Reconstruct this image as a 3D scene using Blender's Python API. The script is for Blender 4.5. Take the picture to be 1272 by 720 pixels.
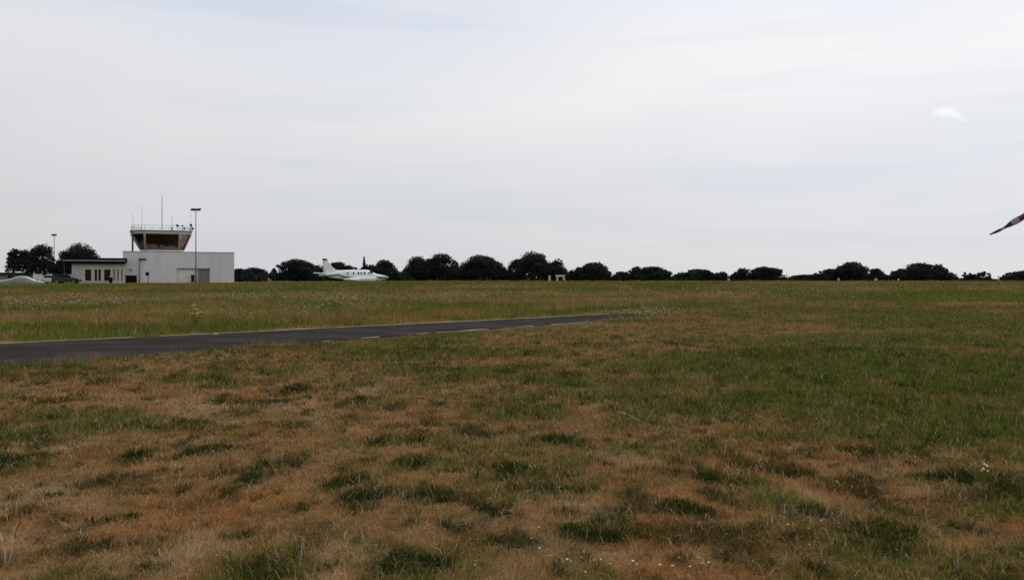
import bpy, math, random
import numpy as np
from math import radians as R, sin, cos, pi

for o in list(bpy.data.objects): bpy.data.objects.remove(o)
scene = bpy.context.scene
COL = scene.collection
rng = np.random.default_rng(7)
random.seed(7)

# ------------------------------------------------------------------ camera
EYE = 1.6
F = 636 / math.tan(R(30))            # focal length in photo pixels (1272 wide)
HOR = 346.0                          # row of the horizon in the photo
cam_d = bpy.data.cameras.new('camera'); cam = bpy.data.objects.new('camera', cam_d); COL.objects.link(cam)
cam.location = (0, 0, EYE); cam.rotation_euler = (R(90), 0, 0)
cam_d.sensor_width = 36; cam_d.lens = 18 / math.tan(R(30))
cam_d.shift_y = -(360 - HOR) / 1272
cam_d.clip_start = 0.1; cam_d.clip_end = 20000
scene.camera = cam
scene.render.resolution_x = 1024; scene.render.resolution_y = 579

# ------------------------------------------------------------------ exposure
vs = scene.view_settings
vs.view_transform = 'Standard'; vs.look = 'None'; vs.exposure = 0.07; vs.gamma = 1.0; vs.use_curve_mapping = False
scene.cycles.max_bounces = 6; scene.cycles.diffuse_bounces = 3; scene.cycles.transparent_max_bounces = 8

# ------------------------------------------------------------------ world: thin overcast over a real sky
SUN_EL, SUN_AZ = 52, 38
w = bpy.data.worlds.new('World'); scene.world = w; w.use_nodes = True
nt = w.node_tree; nt.nodes.clear()
def N(tree, t, **kw):
    n = tree.nodes.new(t)
    for k, v in kw.items(): setattr(n, k, v)
    return n
def mth(tree, op, a, b=None, clamp=False):
    n = N(tree, 'ShaderNodeMath', operation=op, use_clamp=clamp)
    for i, v in enumerate((a, b)):
        if v is None: continue
        if isinstance(v, (int, float)): n.inputs[i].default_value = v
        else: tree.links.new(v, n.inputs[i])
    return n.outputs[0]
def ramp(tree, fac, stops, interp='LINEAR'):
    n = N(tree, 'ShaderNodeValToRGB'); cr = n.color_ramp; cr.interpolation = interp
    while len(cr.elements) < len(stops): cr.elements.new(0.5)
    for e, (p, c) in zip(cr.elements, stops):
        e.position = p; e.color = (*c, 1) if len(c) == 3 else c
    tree.links.new(fac, n.inputs[0]); return n.outputs[0]
def mixc(tree, fac, a, b, mode='MIX'):
    n = N(tree, 'ShaderNodeMix', data_type='RGBA', blend_type=mode)
    for i, v in ((0, fac), (6, a), (7, b)):
        if isinstance(v, (int, float)): n.inputs[i].default_value = v
        elif isinstance(v, tuple): n.inputs[i].default_value = (*v, 1)
        else: tree.links.new(v, n.inputs[i])
    return n.outputs[2]
def noise(tree, vec, scale, detail=4, rough=0.55, out=0):
    n = N(tree, 'ShaderNodeTexNoise'); n.inputs['Scale'].default_value = scale
    n.inputs['Detail'].default_value = detail; n.inputs['Roughness'].default_value = rough
    if vec is not None: tree.links.new(vec, n.inputs['Vector'])
    return n.outputs[out]
def mapping(tree, vec, scale=(1, 1, 1), loc=(0, 0, 0)):
    n = N(tree, 'ShaderNodeMapping'); n.inputs['Scale'].default_value = scale; n.inputs['Location'].default_value = loc
    tree.links.new(vec, n.inputs['Vector']); return n.outputs[0]

sky = N(nt, 'ShaderNodeTexSky', sky_type='NISHITA', sun_disc=False)
sky.sun_elevation = R(SUN_EL); sky.sun_rotation = R(SUN_AZ); sky.dust_density = 2.0
tc = N(nt, 'ShaderNodeTexCoord').outputs['Generated']
sep = N(nt, 'ShaderNodeSeparateXYZ'); nt.links.new(tc, sep.inputs[0])
X_, Y_, Z_ = sep.outputs
warp = noise(nt, mapping(nt, tc, (1.5, 1.5, 5)), 1.6, 3)
el = mth(nt, 'ADD', Z_, mth(nt, 'MULTIPLY', mth(nt, 'SUBTRACT', warp, 0.5), 0.12))
base = ramp(nt, mth(nt, 'MULTIPLY', el, 2.0, True), [
    (0.00, (6.55, 6.6, 6.8)), (0.10, (6.65, 6.7, 6.95)), (0.24, (7.1, 7.15, 7.4)), (0.40, (8.15, 8.05, 8.1)),
    (0.52, (8.35, 8.25, 8.35)), (0.62, (7.9, 8.15, 8.75)), (1.0, (8.2, 8.4, 8.8))])
lr = mth(nt, 'ADD', mth(nt, 'MULTIPLY', X_, 0.17), 1.03)
cmb = N(nt, 'ShaderNodeCombineXYZ')
for i in range(3): nt.links.new(lr, cmb.inputs[i])
base = mixc(nt, 1.0, base, cmb.outputs[0], 'MULTIPLY')
streak = noise(nt, mapping(nt, tc, (1.0, 1.0, 5.5), (0.3, 0.1, 0)), 2.0, 3, 0.45)
base = mixc(nt, 1.0, base, ramp(nt, streak, [(0.28, (0.945, 0.955, 0.995)), (0.5, (1, 1, 1.005)), (0.72, (1.03, 1.02, 1.0))]), 'MULTIPLY')
bd = np.array([(370 - 636) / F, 1, (HOR - 0) / F]); bd /= np.linalg.norm(bd)
dn = N(nt, 'ShaderNodeVectorMath', operation='DISTANCE'); nt.links.new(mapping(nt, tc, (1, 1, 3.2)), dn.inputs[0]); dn.inputs[1].default_value = (bd[0], bd[1], bd[2] * 3.2)
bl = mth(nt, 'MULTIPLY', mth(nt, 'SUBTRACT', 0.42, dn.outputs['Value'], True), mth(nt, 'MULTIPLY', warp, 3.6), True)
base = mixc(nt, bl, base, (6.6, 7.1, 8.0))
st2 = noise(nt, mapping(nt, tc, (1.0, 1.0, 13), (1.7, .4, .2)), 2.6, 4, .5)
base = mixc(nt, 1.0, base, ramp(nt, st2, [(.36, (.935, .95, .97)), (.47, (.985, .985, .985)), (1, (.985, .985, .98))]), 'MULTIPLY')
# small bright break in the cloud
cd = np.array([(1175 - 636) / F, 1, (HOR - 141) / F]); cd /= np.linalg.norm(cd)
rt = np.cross(cd, [0, 0, 1]); rt /= np.linalg.norm(rt); up = np.cross(rt, cd)
def dot(v):
    n = N(nt, 'ShaderNodeVectorMath', operation='DOT_PRODUCT'); nt.links.new(wob, n.inputs[0]); n.inputs[1].default_value = tuple(v); return n.outputs['Value']
nz = N(nt, 'ShaderNodeVectorMath', operation='MULTIPLY_ADD')
nn = N(nt, 'ShaderNodeTexNoise'); nn.inputs['Scale'].default_value = 40; nt.links.new(tc, nn.inputs['Vector'])
nt.links.new(nn.outputs['Color'], nz.inputs[0]); nz.inputs[1].default_value = (.008,) * 3; nt.links.new(tc, nz.inputs[2])
wob = nz.outputs[0]
dx = mth(nt, 'SUBTRACT', dot(rt), 0.004); dy = mth(nt, 'SUBTRACT', dot(up), 0.004)
dyy = mth(nt, 'ADD', dy, mth(nt, 'ADD', mth(nt, 'MULTIPLY', dx, 0.25), mth(nt, 'MULTIPLY', mth(nt, 'MULTIPLY', dx, dx), 18.0)))
q = mth(nt, 'ADD', mth(nt, 'POWER', mth(nt, 'ABSOLUTE', mth(nt, 'DIVIDE', dx, 0.0135)), 2.0),
        mth(nt, 'POWER', mth(nt, 'ABSOLUTE', mth(nt, 'DIVIDE', dyy, 0.0040)), 2.0))
spot = mth(nt, 'MULTIPLY', mth(nt, 'MULTIPLY', mth(nt, 'MULTIPLY', mth(nt, 'SUBTRACT', 1.9, q), .53, True), 1.0), mth(nt, 'GREATER_THAN', Y_, 0.0))
base = mixc(nt, mth(nt, 'MULTIPLY', spot, 0.6, True), base, (10.2, 10.2, 10.0))
final = mixc(nt, 0.93, sky.outputs[0], base)
bg = N(nt, 'ShaderNodeBackground'); bg.inputs['Strength'].default_value = 0.1
nt.links.new(final, bg.inputs['Color'])
wo = N(nt, 'ShaderNodeOutputWorld'); nt.links.new(bg.outputs[0], wo.inputs[0])

sl = bpy.data.lights.new('sun', 'SUN'); sl.energy = 0.9; sl.angle = R(14); sl.color = (1.0, 0.955, 0.89)
so = bpy.data.objects.new('sun', sl); COL.objects.link(so); so.location = (20, 20, 60)
so.rotation_euler = (R(90 - SUN_EL), 0, R(180 - SUN_AZ))

# ------------------------------------------------------------------ helpers
def sstep(a, b, x):
    t = np.clip((np.asarray(x, float) - a) / (b - a), 0, 1); return t * t * (3 - 2 * t)
def crest_h(x):   # height of the low rise across the field, lower at the left
    return 0.86 + 0.36 * sstep(-45, -8, x)
def drop_h(x): return 0.12 + 0.48 * sstep(-50, -25, x)
_tab = np.random.default_rng(3).random((256, 256))
def vnoise(x, y):
    x = np.asarray(x, float); y = np.asarray(y, float)
    xi = np.floor(x).astype(int); yi = np.floor(y).astype(int); fx = x - xi; fy = y - yi
    fx = fx * fx * (3 - 2 * fx); fy = fy * fy * (3 - 2 * fy)
    a = _tab[xi & 255, yi & 255]; b = _tab[(xi + 1) & 255, yi & 255]; c = _tab[xi & 255, (yi + 1) & 255]; d = _tab[(xi + 1) & 255, (yi + 1) & 255]
    return (a * (1 - fx) + b * fx) * (1 - fy) + (c * (1 - fx) + d * fx) * fy
def fbm(x, y, n=4):
    s = 0; a = 0.5; t = 0
    for i in range(n):
        s = s + a * vnoise(x * 2 ** i + 17.3 * i, y * 2 ** i + 9.1 * i); t += a; a *= 0.55
    return s / t
def terrain(x, y):
    return sstep(20, 104, y) * crest_h(x) - sstep(106, 134, y) * drop_h(x)
def hit(px, py):
    """where the ray through a photo pixel meets the ground"""
    u = (px - 636) / F; v = (HOR - py) / F
    y = EYE / max(-v, 1e-4)
    for _ in range(60):
        y = 0.5 * y + 0.5 * (EYE - float(terrain(u * y, y))) / -v
    return u * y, y

class MB:
    def __init__(s): s.v = []; s.f = []
    def add(s, vs_, fs):
        n = len(s.v); s.v += [tuple(map(float, p)) for p in vs_]; s.f += [tuple(i + n for i in f) for f in fs]; return s
    def box(s, x0, x1, y0, y1, z0, z1):
        return s.add([(x, y, z) for z in (z0, z1) for x, y in ((x0, y0), (x1, y0), (x1, y1), (x0, y1))],
                     [(3, 2, 1, 0), (4, 5, 6, 7), (0, 1, 5, 4), (1, 2, 6, 5), (2, 3, 7, 6), (3, 0, 4, 7)])
    def tube(s, pts, rad, n=8):
        pts = [np.array(p, float) for p in pts]
        if isinstance(rad, (int, float)): rad = [rad] * len(pts)
        vs_ = []; a0 = None
        for i, p in enumerate(pts):
            d = pts[min(i + 1, len(pts) - 1)] - pts[max(i - 1, 0)]; d /= np.linalg.norm(d) + 1e-9
            if a0 is None:
                a = np.cross(d, (0, 0, 1) if abs(d[2]) < .9 else (1, 0, 0))
            else: a = a0 - d * np.dot(a0, d)
            a /= np.linalg.norm(a); a0 = a; b = np.cross(d, a)
            for k in range(n):
                t = 2 * pi * k / n; vs_.append(p + (a * cos(t) + b * sin(t)) * rad[i])
        fs = [(i * n + k, i * n + (k + 1) % n, (i + 1) * n + (k + 1) % n, (i + 1) * n + k) for i in range(len(pts) - 1) for k in range(n)]
        fs += [tuple(range(n))[::-1], tuple((len(pts) - 1) * n + k for k in range(n))]
        return s.add(vs_, fs)
    def rings(s, rings_, cap=True, closed=True):
        n = len(rings_[0]); vs_ = [p for r in rings_ for p in r]
        m = n if closed else n - 1
        fs = [(i * n + k, i * n + (k + 1) % n, (i + 1) * n + (k + 1) % n, (i + 1) * n + k) for i in range(len(rings_) - 1) for k in range(m)]
        if cap: fs += [tuple(range(n))[::-1], tuple((len(rings_) - 1) * n + k for k in range(n))]
        return s.add(vs_, fs)
    def prism(s, poly, axis, a, b):
        """polygon swept along an axis: axis 'y' takes (x,z) points, axis 'z' takes (x,y) points"""
        mk = (lambda p, t: (p[0], t, p[1])) if axis == 'y' else (lambda p, t: (p[0], p[1], t))
        return s.rings([[mk(p, a) for p in poly], [mk(p, b) for p in poly]])
    def build(s, name, mat, parent=None, smooth=False, bevel=0):
        me = bpy.data.meshes.new(name); me.from_pydata(s.v, [], s.f); me.update()
        import bmesh
        bm = bmesh.new(); bm.from_mesh(me); bmesh.ops.recalc_face_normals(bm, faces=bm.faces)
        if bevel: bmesh.ops.bevel(bm, geom=bm.edges[:], offset=bevel, segments=2, affect='EDGES', clamp_overlap=True)
        bm.to_mesh(me); bm.free()
        if smooth:
            me.shade_smooth()
        me.materials.append(mat)
        o = bpy.data.objects.new(name, me); COL.objects.link(o)
        if parent: o.parent = parent
        return o
def tag(o, label=None, cat=None, group=None, kind=None):
    if label: o['label'] = label
    if cat: o['category'] = cat
    if group: o['group'] = group
    if kind: o['kind'] = kind
    return o
def empty(name, loc, rz=0, **k):
    o = bpy.data.objects.new(name, None); COL.objects.link(o); o.location = loc; o.rotation_euler = (0, 0, rz)
    o.empty_display_size = .3
    return tag(o, **k)
def copy_tree(o, parent=None):
    c = o.copy(); COL.objects.link(c)
    if parent: c.parent = parent
    for ch in o.children: copy_tree(ch, c)
    return c
def fast_mesh(name, verts, faces_flat, nper, mat, colors=None, smooth=False):
    me = bpy.data.meshes.new(name); nv = len(verts); nf = len(faces_flat) // nper
    me.vertices.add(nv); me.vertices.foreach_set('co', np.asarray(verts, np.float32).ravel())
    me.loops.add(nf * nper); me.loops.foreach_set('vertex_index', np.asarray(faces_flat, np.int32))
    me.polygons.add(nf); me.polygons.foreach_set('loop_start', np.arange(0, nf * nper, nper, dtype=np.int32))
    me.polygons.foreach_set('loop_total', np.full(nf, nper, np.int32))
    if colors is not None:
        a = me.color_attributes.new('tint', 'FLOAT_COLOR', 'POINT')
        c = np.ones((nv, 4), np.float32); c[:, :3] = colors; a.data.foreach_set('color', c.ravel())
    me.update(calc_edges=True)
    if smooth: me.shade_smooth()
    me.materials.append(mat)
    o = bpy.data.objects.new(name, me); COL.objects.link(o); return o

# ------------------------------------------------------------------ materials
def mat(name, col, rough=.6, var=.12, nscale=3.0, metal=0.0, spec=0.5, dirt=None, bump=0.0, streaks=False):
    m = bpy.data.materials.new(name); m.use_nodes = True; t = m.node_tree; b = t.nodes['Principled BSDF']
    g = N(t, 'ShaderNodeTexCoord').outputs['Object']
    vec = mapping(t, g, (1, 1, .15)) if streaks else g
    nz_ = noise(t, vec, nscale, 5, .6)
    lo = tuple(c * (1 - var) for c in col); hi = tuple(min(1, c * (1 + var)) for c in col)
    c_ = ramp(t, nz_, [(.3, lo), (.7, hi)])
    if dirt:
        c_ = mixc(t, ramp(t, noise(t, vec, nscale * .5 + .3, 6, .7), [(.48, (0, 0, 0)), (.72, (.6, .6, .6))]), c_, dirt)
    t.links.new(c_, b.inputs['Base Color'])
    b.inputs['Roughness'].default_value = rough; b.inputs['Metallic'].default_value = metal
    b.inputs['Specular IOR Level'].default_value = spec
    if bump:
        bn = N(t, 'ShaderNodeBump'); bn.inputs['Strength'].default_value = bump; bn.inputs['Distance'].default_value = .02
        t.links.new(noise(t, g, nscale * 12, 4), bn.inputs['Height']); t.links.new(bn.outputs[0], b.inputs['Normal'])
    return m
M = {}
M['wall'] = mat('render_wall', (.54, .54, .53), .9, .05, .35, dirt=(.40, .40, .37), streaks=True, spec=.1, bump=.3)
M['wall2'] = mat('annex_wall', (.40, .40, .36), .9, .10, .8, dirt=(.28, .28, .24), spec=.1, bump=.3)
M['coping'] = mat('coping', (.22, .22, .22), .7, .1)
M['fascia'] = mat('dark_fascia', (.012, .011, .015), .9, .2, spec=.05)
M['pale_metal'] = mat('pale_metal', (.5, .49, .47), .5, .08)
M['trim'] = mat('grey_trim', (.20, .19, .18), .6, .1)
M['cream'] = mat('cream_frame', (.44, .43, .36), .7, .08)
M['door_white'] = mat('white_door', (.58, .58, .56), .6, .06, dirt=(.4, .4, .36))
M['grille'] = mat('grey_grille', (.16, .17, .155), .6, .15)
M['dark'] = mat('dark_paint_and_shade', (.010, .010, .011), .85, .2, spec=.05)  # dark parts, and the painted shade of the low tower opening
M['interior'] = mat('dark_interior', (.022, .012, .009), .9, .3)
M['desk'] = mat('pale_desk', (.62, .58, .54), .7, .5, 2)
M['galv'] = mat('galvanised', (.16, .165, .17), .6, .1, metal=.3)
M['mast'] = mat('dark_mast', (.045, .048, .05), .6, .1)
M['mullion'] = mat('warm_mullion', (.34, .20, .12), .6, .1)
M['rail'] = mat('pale_rail', (.38, .37, .38), .5, .1)
M['white'] = mat('aircraft_white', (.72, .72, .71), .35, .04, 1.5)
M['tyre'] = mat('tyre', (.02, .02, .02), .9, .2)
M['silver'] = mat('silver_paint', (.42, .40, .36), .45, .08)
M['dark_car'] = mat('dark_car_paint', (.014, .012, .011), .4, .1, spec=.25)
M['van'] = mat('white_van_paint', (.7, .7, .7), .4, .05)
M['cover'] = mat('grey_cover', (.125, .125, .115), .8, .12, 1.2)
M['cover_top'] = mat('white_cover_top', (.85, .84, .84), .6, .03)
M['shed'] = mat('shed_wall', (.15, .145, .16), .8, .25, 1.0)
M['red'] = mat('windsock_red', (.085, .012, .018), .8, .2, 4)
M['sockwhite'] = mat('windsock_white', (.22, .20, .20), .8, .2, 4)
M['sockdark'] = mat('windsock_tail', (.02, .01, .012), .8, .2, 4)
M['trunk'] = mat('bark', (.06, .05, .042), .9, .3, 4)
def glass_mat():
    m = bpy.data.materials.new('dark_glass'); m.use_nodes = True; t = m.node_tree; b = t.nodes['Principled BSDF']
    g = N(t, 'ShaderNodeTexCoord').outputs['Object']
    t.links.new(ramp(t, noise(t, g, 1.2, 3), [(.35, (.006, .006, .007)), (.7, (.022, .022, .022))]), b.inputs['Base Color'])
    b.inputs['Roughness'].default_value = .15; b.inputs['Specular IOR Level'].default_value = .08
    return m
M['glass'] = glass_mat()
def cab_glass():
    m = bpy.data.materials.new('cab_glass'); m.use_nodes = True; t = m.node_tree; t.nodes.clear()
    tr = N(t, 'ShaderNodeBsdfTransparent'); tr.inputs[0].default_value = (.86, .82, .80, 1)
    gl = N(t, 'ShaderNodeBsdfGlossy'); gl.inputs['Roughness'].default_value = .05; gl.inputs['Color'].default_value = (.9, .9, .9, 1)
    fr = N(t, 'ShaderNodeFresnel'); fr.inputs[0].default_value = 1.35
    # faint smears so the panes are not perfectly even
    f2 = mth(t, 'MULTIPLY', fr.outputs[0], mth(t, 'ADD', noise(t, N(t, 'ShaderNodeTexCoord').outputs['Object'], 1.5), .4))
    mx = N(t, 'ShaderNodeMixShader'); t.links.new(f2, mx.inputs[0]); t.links.new(tr.outputs[0], mx.inputs[1]); t.links.new(gl.outputs[0], mx.inputs[2])
    o = N(t, 'ShaderNodeOutputMaterial'); t.links.new(mx.outputs[0], o.inputs[0]); return m
M['cabglass'] = cab_glass()
def tint_mat(name, rough=.8, trans=0.0, nscale=0, spec=.15):
    m = bpy.data.materials.new(name); m.use_nodes = True; t = m.node_tree; b = t.nodes['Principled BSDF']
    a = N(t, 'ShaderNodeVertexColor', layer_name='tint').outputs[0]
    if nscale:
        g = N(t, 'ShaderNodeNewGeometry').outputs['Position']
        a = mixc(t, 1.0, a, ramp(t, noise(t, g, nscale, 3), [(.3, (.8, .8, .8)), (.7, (1.2, 1.2, 1.2))]), 'MULTIPLY')
    t.links.new(a, b.inputs['Base Color']); b.inputs['Roughness'].default_value = rough; b.inputs['Specular IOR Level'].default_value = spec
    if trans:
        tl = N(t, 'ShaderNodeBsdfTranslucent'); t.links.new(a, tl.inputs[0])
        mx = N(t, 'ShaderNodeMixShader'); mx.inputs[0].default_value = trans
        t.links.new(b.outputs[0], mx.inputs[1]); t.links.new(tl.outputs[0], mx.inputs[2]); t.links.new(mx.outputs[0], t.nodes['Material Output'].inputs[0])
    return m
M['blade'] = tint_mat('grass_blade', .9, .3, spec=0.0)
M['leaf'] = tint_mat('leaf', .8, .15, spec=.1)
def ground_mat():
    m = bpy.data.materials.new('field_ground'); m.use_nodes = True; t = m.node_tree; b = t.nodes['Principled BSDF']
    a = N(t, 'ShaderNodeVertexColor', layer_name='tint').outputs[0]
    g = N(t, 'ShaderNodeNewGeometry').outputs['Position']
    a = mixc(t, 1.0, a, ramp(t, noise(t, g, 5.5, 6, .7), [(.3, (.62, .64, .66)), (.5, (1, 1, 1)), (.72, (1.35, 1.3, 1.2))]), 'MULTIPLY')
    a = mixc(t, 1.0, a, ramp(t, noise(t, g, 60, 4, .7), [(.3, (.6, .6, .6)), (.7, (1.35, 1.35, 1.35))]), 'MULTIPLY')
    t.links.new(a, b.inputs['Base Color']); b.inputs['Roughness'].default_value = 1; b.inputs['Specular IOR Level'].default_value = 0
    bn = N(t, 'ShaderNodeBump'); bn.inputs['Strength'].default_value = .9; bn.inputs['Distance'].default_value = .03
    t.links.new(noise(t, g, 28, 5, .7), bn.inputs['Height']); t.links.new(bn.outputs[0], b.inputs['Normal'])
    return m
M['ground'] = ground_mat()
def road_mat():
    m = bpy.data.materials.new('asphalt'); m.use_nodes = True; t = m.node_tree; b = t.nodes['Principled BSDF']
    g = N(t, 'ShaderNodeNewGeometry').outputs['Position']
    a = ramp(t, noise(t, mapping(t, g, (.35, .6, 1)), 1.2, 6, .65), [(.3, (.020, .017, .0155)), (.5, (.032, .027, .025)), (.72, (.057, .049, .044))])
    a = mixc(t, 1.0, a, ramp(t, noise(t, g, 45, 3, .7), [(.3, (.7, .7, .7)), (.72, (1.4, 1.4, 1.4))]), 'MULTIPLY')
    t.links.new(a, b.inputs['Base Color']); b.inputs['Roughness'].default_value = 1; b.inputs['Specular IOR Level'].default_value = .02
    bn = N(t, 'ShaderNodeBump'); bn.inputs['Strength'].default_value = .5; bn.inputs['Distance'].default_value = .01
    t.links.new(noise(t, g, 70, 3), bn.inputs['Height']); t.links.new(bn.outputs[0], b.inputs['Normal'])
    return m
M['road'] = road_mat()
M['line'] = mat('worn_line_paint', (.27, .22, .165), .85, .3, 2.2, dirt=(.16, .12, .08))

# ------------------------------------------------------------------ road edges (ground positions)
far_px = [(0, 427), (130, 421), (268, 414), (400, 407.7), (500, 403), (565, 400), (675, 394), (735, 390.5), (833, 386.5), (892, 383)]
near_px = [(0, 456), (110, 451), (197, 445), (307, 434), (378, 424.5), (460, 418.5), (570, 411), (690, 404.5), (740, 400.5), (830, 394), (892, 389)]
fw = np.array([hit(*p) for p in far_px]); nw = np.array([hit(*p) for p in near_px])
pf = np.polyfit(fw[:, 0], fw[:, 1], 3); pn = np.polyfit(nw[:, 0], nw[:, 1], 3)
def edge(p, w_, x):
    x = np.asarray(x, float); lo, hi = w_[:, 0].min(), w_[:, 0].max(); xc = np.clip(x, lo, hi)
    return np.polyval(p, xc) + np.polyval(np.polyder(p), xc) * (x - xc)
yfar = lambda x: edge(pf, fw, x)
ynear = lambda x: edge(pn, nw, x)
yf2 = lambda x: np.minimum(yfar(x), 46)
XE = 12.5        # where the road sinks away under the tall grass
print('ROAD', [(round(float(x), 1), round(float(ynear(x)), 1), round(float(yfar(x)), 1)) for x in (-12, -6, 0, 4, 8, 12)])

# ------------------------------------------------------------------ what grows where
def blob(px, py, rx, ry):
    X, Y = hit(px, py); return X, Y, rx * Y / F, ry * Y * Y / (F * 1.6)
GREEN = [blob(*a[:4]) + (a[4],) for a in [
    (1130, 455, 210, 30, 1.0), (960, 470, 170, 26, .95), (1260, 480, 150, 60, 1.0), (1060, 505, 200, 30, .75), (1200, 400, 160, 20, .55), (780, 478, 140, 18, .55),
    (1220, 425, 160, 12, .5), (560, 470, 120, 10, .35), (330, 470, 90, 9, .3), (80, 520, 110, 14, .35), (660, 515, 90, 10, .35), (1150, 545, 120, 14, .35),
    (860, 560, 70, 10, .3), (1100, 680, 90, 16, .35), (560, 440, 110, 5, .4), (420, 430, 80, 4, .4)]]
DRY = [blob(*a[:4]) + (a[4],) for a in [
    (900, 415, 150, 7, .8), (760, 430, 120, 8, .7), (520, 455, 160, 8, .5), (120, 480, 120, 8, .5), (740, 530, 110, 12, .7), (950, 555, 90, 14, .55), (180, 540, 120, 14, .5),
    (560, 545, 120, 10, .6), (90, 620, 90, 20, .5), (640, 660, 90, 22, .7), (300, 640, 140, 18, .5), (1210, 660, 90, 20, .6), (470, 665, 60, 16, .6), (880, 700, 100, 16, .4)]]
TUFT = [blob(*a) for a in [
    (170, 566, 20, 8), (255, 558, 36, 7), (318, 592, 22, 8), (350, 578, 45, 6), (455, 622, 38, 15), (430, 600, 30, 7), (550, 622, 32, 9), (515, 578, 32, 9), (630, 586, 28, 10),
    (500, 700, 52, 18), (540, 690, 40, 8), (740, 660, 58, 9), (860, 633, 38, 11), (1022, 630, 42, 9), (1115, 657, 44, 15), (895, 692, 16, 8), (340, 710, 46, 13), (100, 680, 40, 9),
    (135, 645, 20, 6), (40, 565, 34, 7), (5, 575, 20, 14), (272, 500, 16, 5), (365, 484, 22, 6), (700, 610, 45, 8), (1255, 608, 30, 10), (1010, 712, 40, 13), (185, 712, 24, 8),
    (470, 552, 16, 4), (600, 540, 30, 5), (870, 590, 30, 6), (990, 585, 40, 7), (240, 525, 30, 4), (60, 500, 30, 4), (1180, 590, 40, 6), (780, 560, 30, 4), (300, 660, 26, 5), (620, 640, 30, 5),
    (1080, 560, 40, 4), (330, 500, 40, 4), (450, 500, 30, 4), (690, 548, 40, 5), (560, 655, 20, 5), (960, 670, 30, 5)]]
def field(lst, x, y, soft=True, pw=2.0):
    s = np.zeros_like(np.asarray(x, float))
    for b_ in lst:
        d = ((x - b_[0]) / b_[2]) ** 2 + ((y - b_[1]) / b_[3]) ** 2
        s = np.maximum(s, np.exp(-d ** 1.4 * .8) * (b_[4] if len(b_) > 4 else 1))
    return s
def green_at(x, y):
    wx = x + (fbm(x * .8, y * .8) - .5) * 1.6; wy = y + (fbm(x * .8 + 40, y * .8 + 7) - .5) * 1.6
    n1 = fbm(x * .45 + 5, y * .45 + 3, 5); n2 = fbm(x * 2.1, y * 2.1, 4)
    n3 = fbm(x * 6.5 + 2, y * 5.0 + 8, 3)
    gr = field(GREEN, wx, wy)
    g = .25 + ((n1 - .5) * 1.6 + (n2 - .5) * 1.5 + (n3 - .5) * .9) * (1 - .45 * gr) + sstep(9, 16, y) * .14 + gr * .95 - field(DRY, wx, wy) * .55
    g = g + sstep(0, 3, y - yf2(x)) * (.40 + (fbm(x * .07, y * .12, 3) - .5) * 2.2 + .25 * np.exp(-((y - yf2(x)) / 3.5) ** 2))         # the meadow past the road is greener
    return np.clip(g, 0, 1)
def tuft_at(x, y):
    wx = x + (fbm(x * 5, y * 5, 3) - .5) * .28; wy = y + (fbm(x * 5 + 40, y * 5 + 7, 3) - .5) * .42
    t = sstep(.3, .85, field(TUFT, wx, wy)) * (.6 + .5 * sstep(.35, .6, fbm(x * 9, y * 9, 3)))
    r = sstep(.62, .76, fbm(x * 2.2 + 50, y * 2.2 + 20, 4)) * .7
    q = sstep(.66, .80, fbm(x * 7.5 + 12, y * 6 + 90, 2)) * .75
    return np.clip(np.maximum(np.maximum(t, r), q * (y < 20)), 0, 1) * (y < 30)
DRYC = np.array([.225, .136, .064]); OLIVE = np.array([.128, .100, .032]); GREENC = np.array([.066, .094, .014]); DARKG = np.array([.022, .036, .007]); STRAW = np.array([.36, .28, .17])
MEAD = np.array([.140, .122, .038])
def albedo(x, y, jit=None):
    g = green_at(x, y)
    if jit is not None: g = np.clip(g + jit * .3, 0, 1)
    c = DRYC + (OLIVE - DRYC) * sstep(.12, .5, g)[:, None] + (GREENC - OLIVE) * sstep(.5, .95, g)[:, None]
    red = sstep(.5, .7, fbm(x * 1.1 + 9, y * 1.1 + 31, 3))[:, None] * (1 - sstep(.2, .5, g))[:, None]
    c = c * (1 + red * (np.array([.06, -.12, -.20])))
    tan = (sstep(.5, .72, fbm(x * 1.9 + 60, y * 1.9 + 11, 4)) * (1 - sstep(.15, .45, g)))[:, None]
    c = c * (1 - tan * .6) + np.array([.30, .215, .125]) * tan * .6
    c = c * (1 - .45 * sstep(.60, .74, fbm(x * 3.3 + 33, y * 3.3 + 5, 4)) * (y < 22))[:, None]
    far_ = sstep(0, 6, y - yf2(x))[:, None] * (1 - sstep(.75, 1, g))[:, None]
    c = c * (1 - far_ * .3) + MEAD * far_ * .3
    c = c * np.array([1.17, 1.12, .98])
    t = tuft_at(x, y)[:, None]
    return c * (1 - t) + DARKG * t
def on_road(x, y, m=0.0):
    rag = (fbm(x * 1.1 + 3, y * 1.6, 3) - .5) * 5.0 * sstep(1.5, 7, x)          # the surface is overgrown in ragged tongues toward its far end
    return (y > ynear(x) + m + sstep(2.2, 8, x) * 4.4 + rag) & (y < yfar(x) - m + np.minimum(rag * .25, 0)) & (x < XE - .5 + rag)

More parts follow.
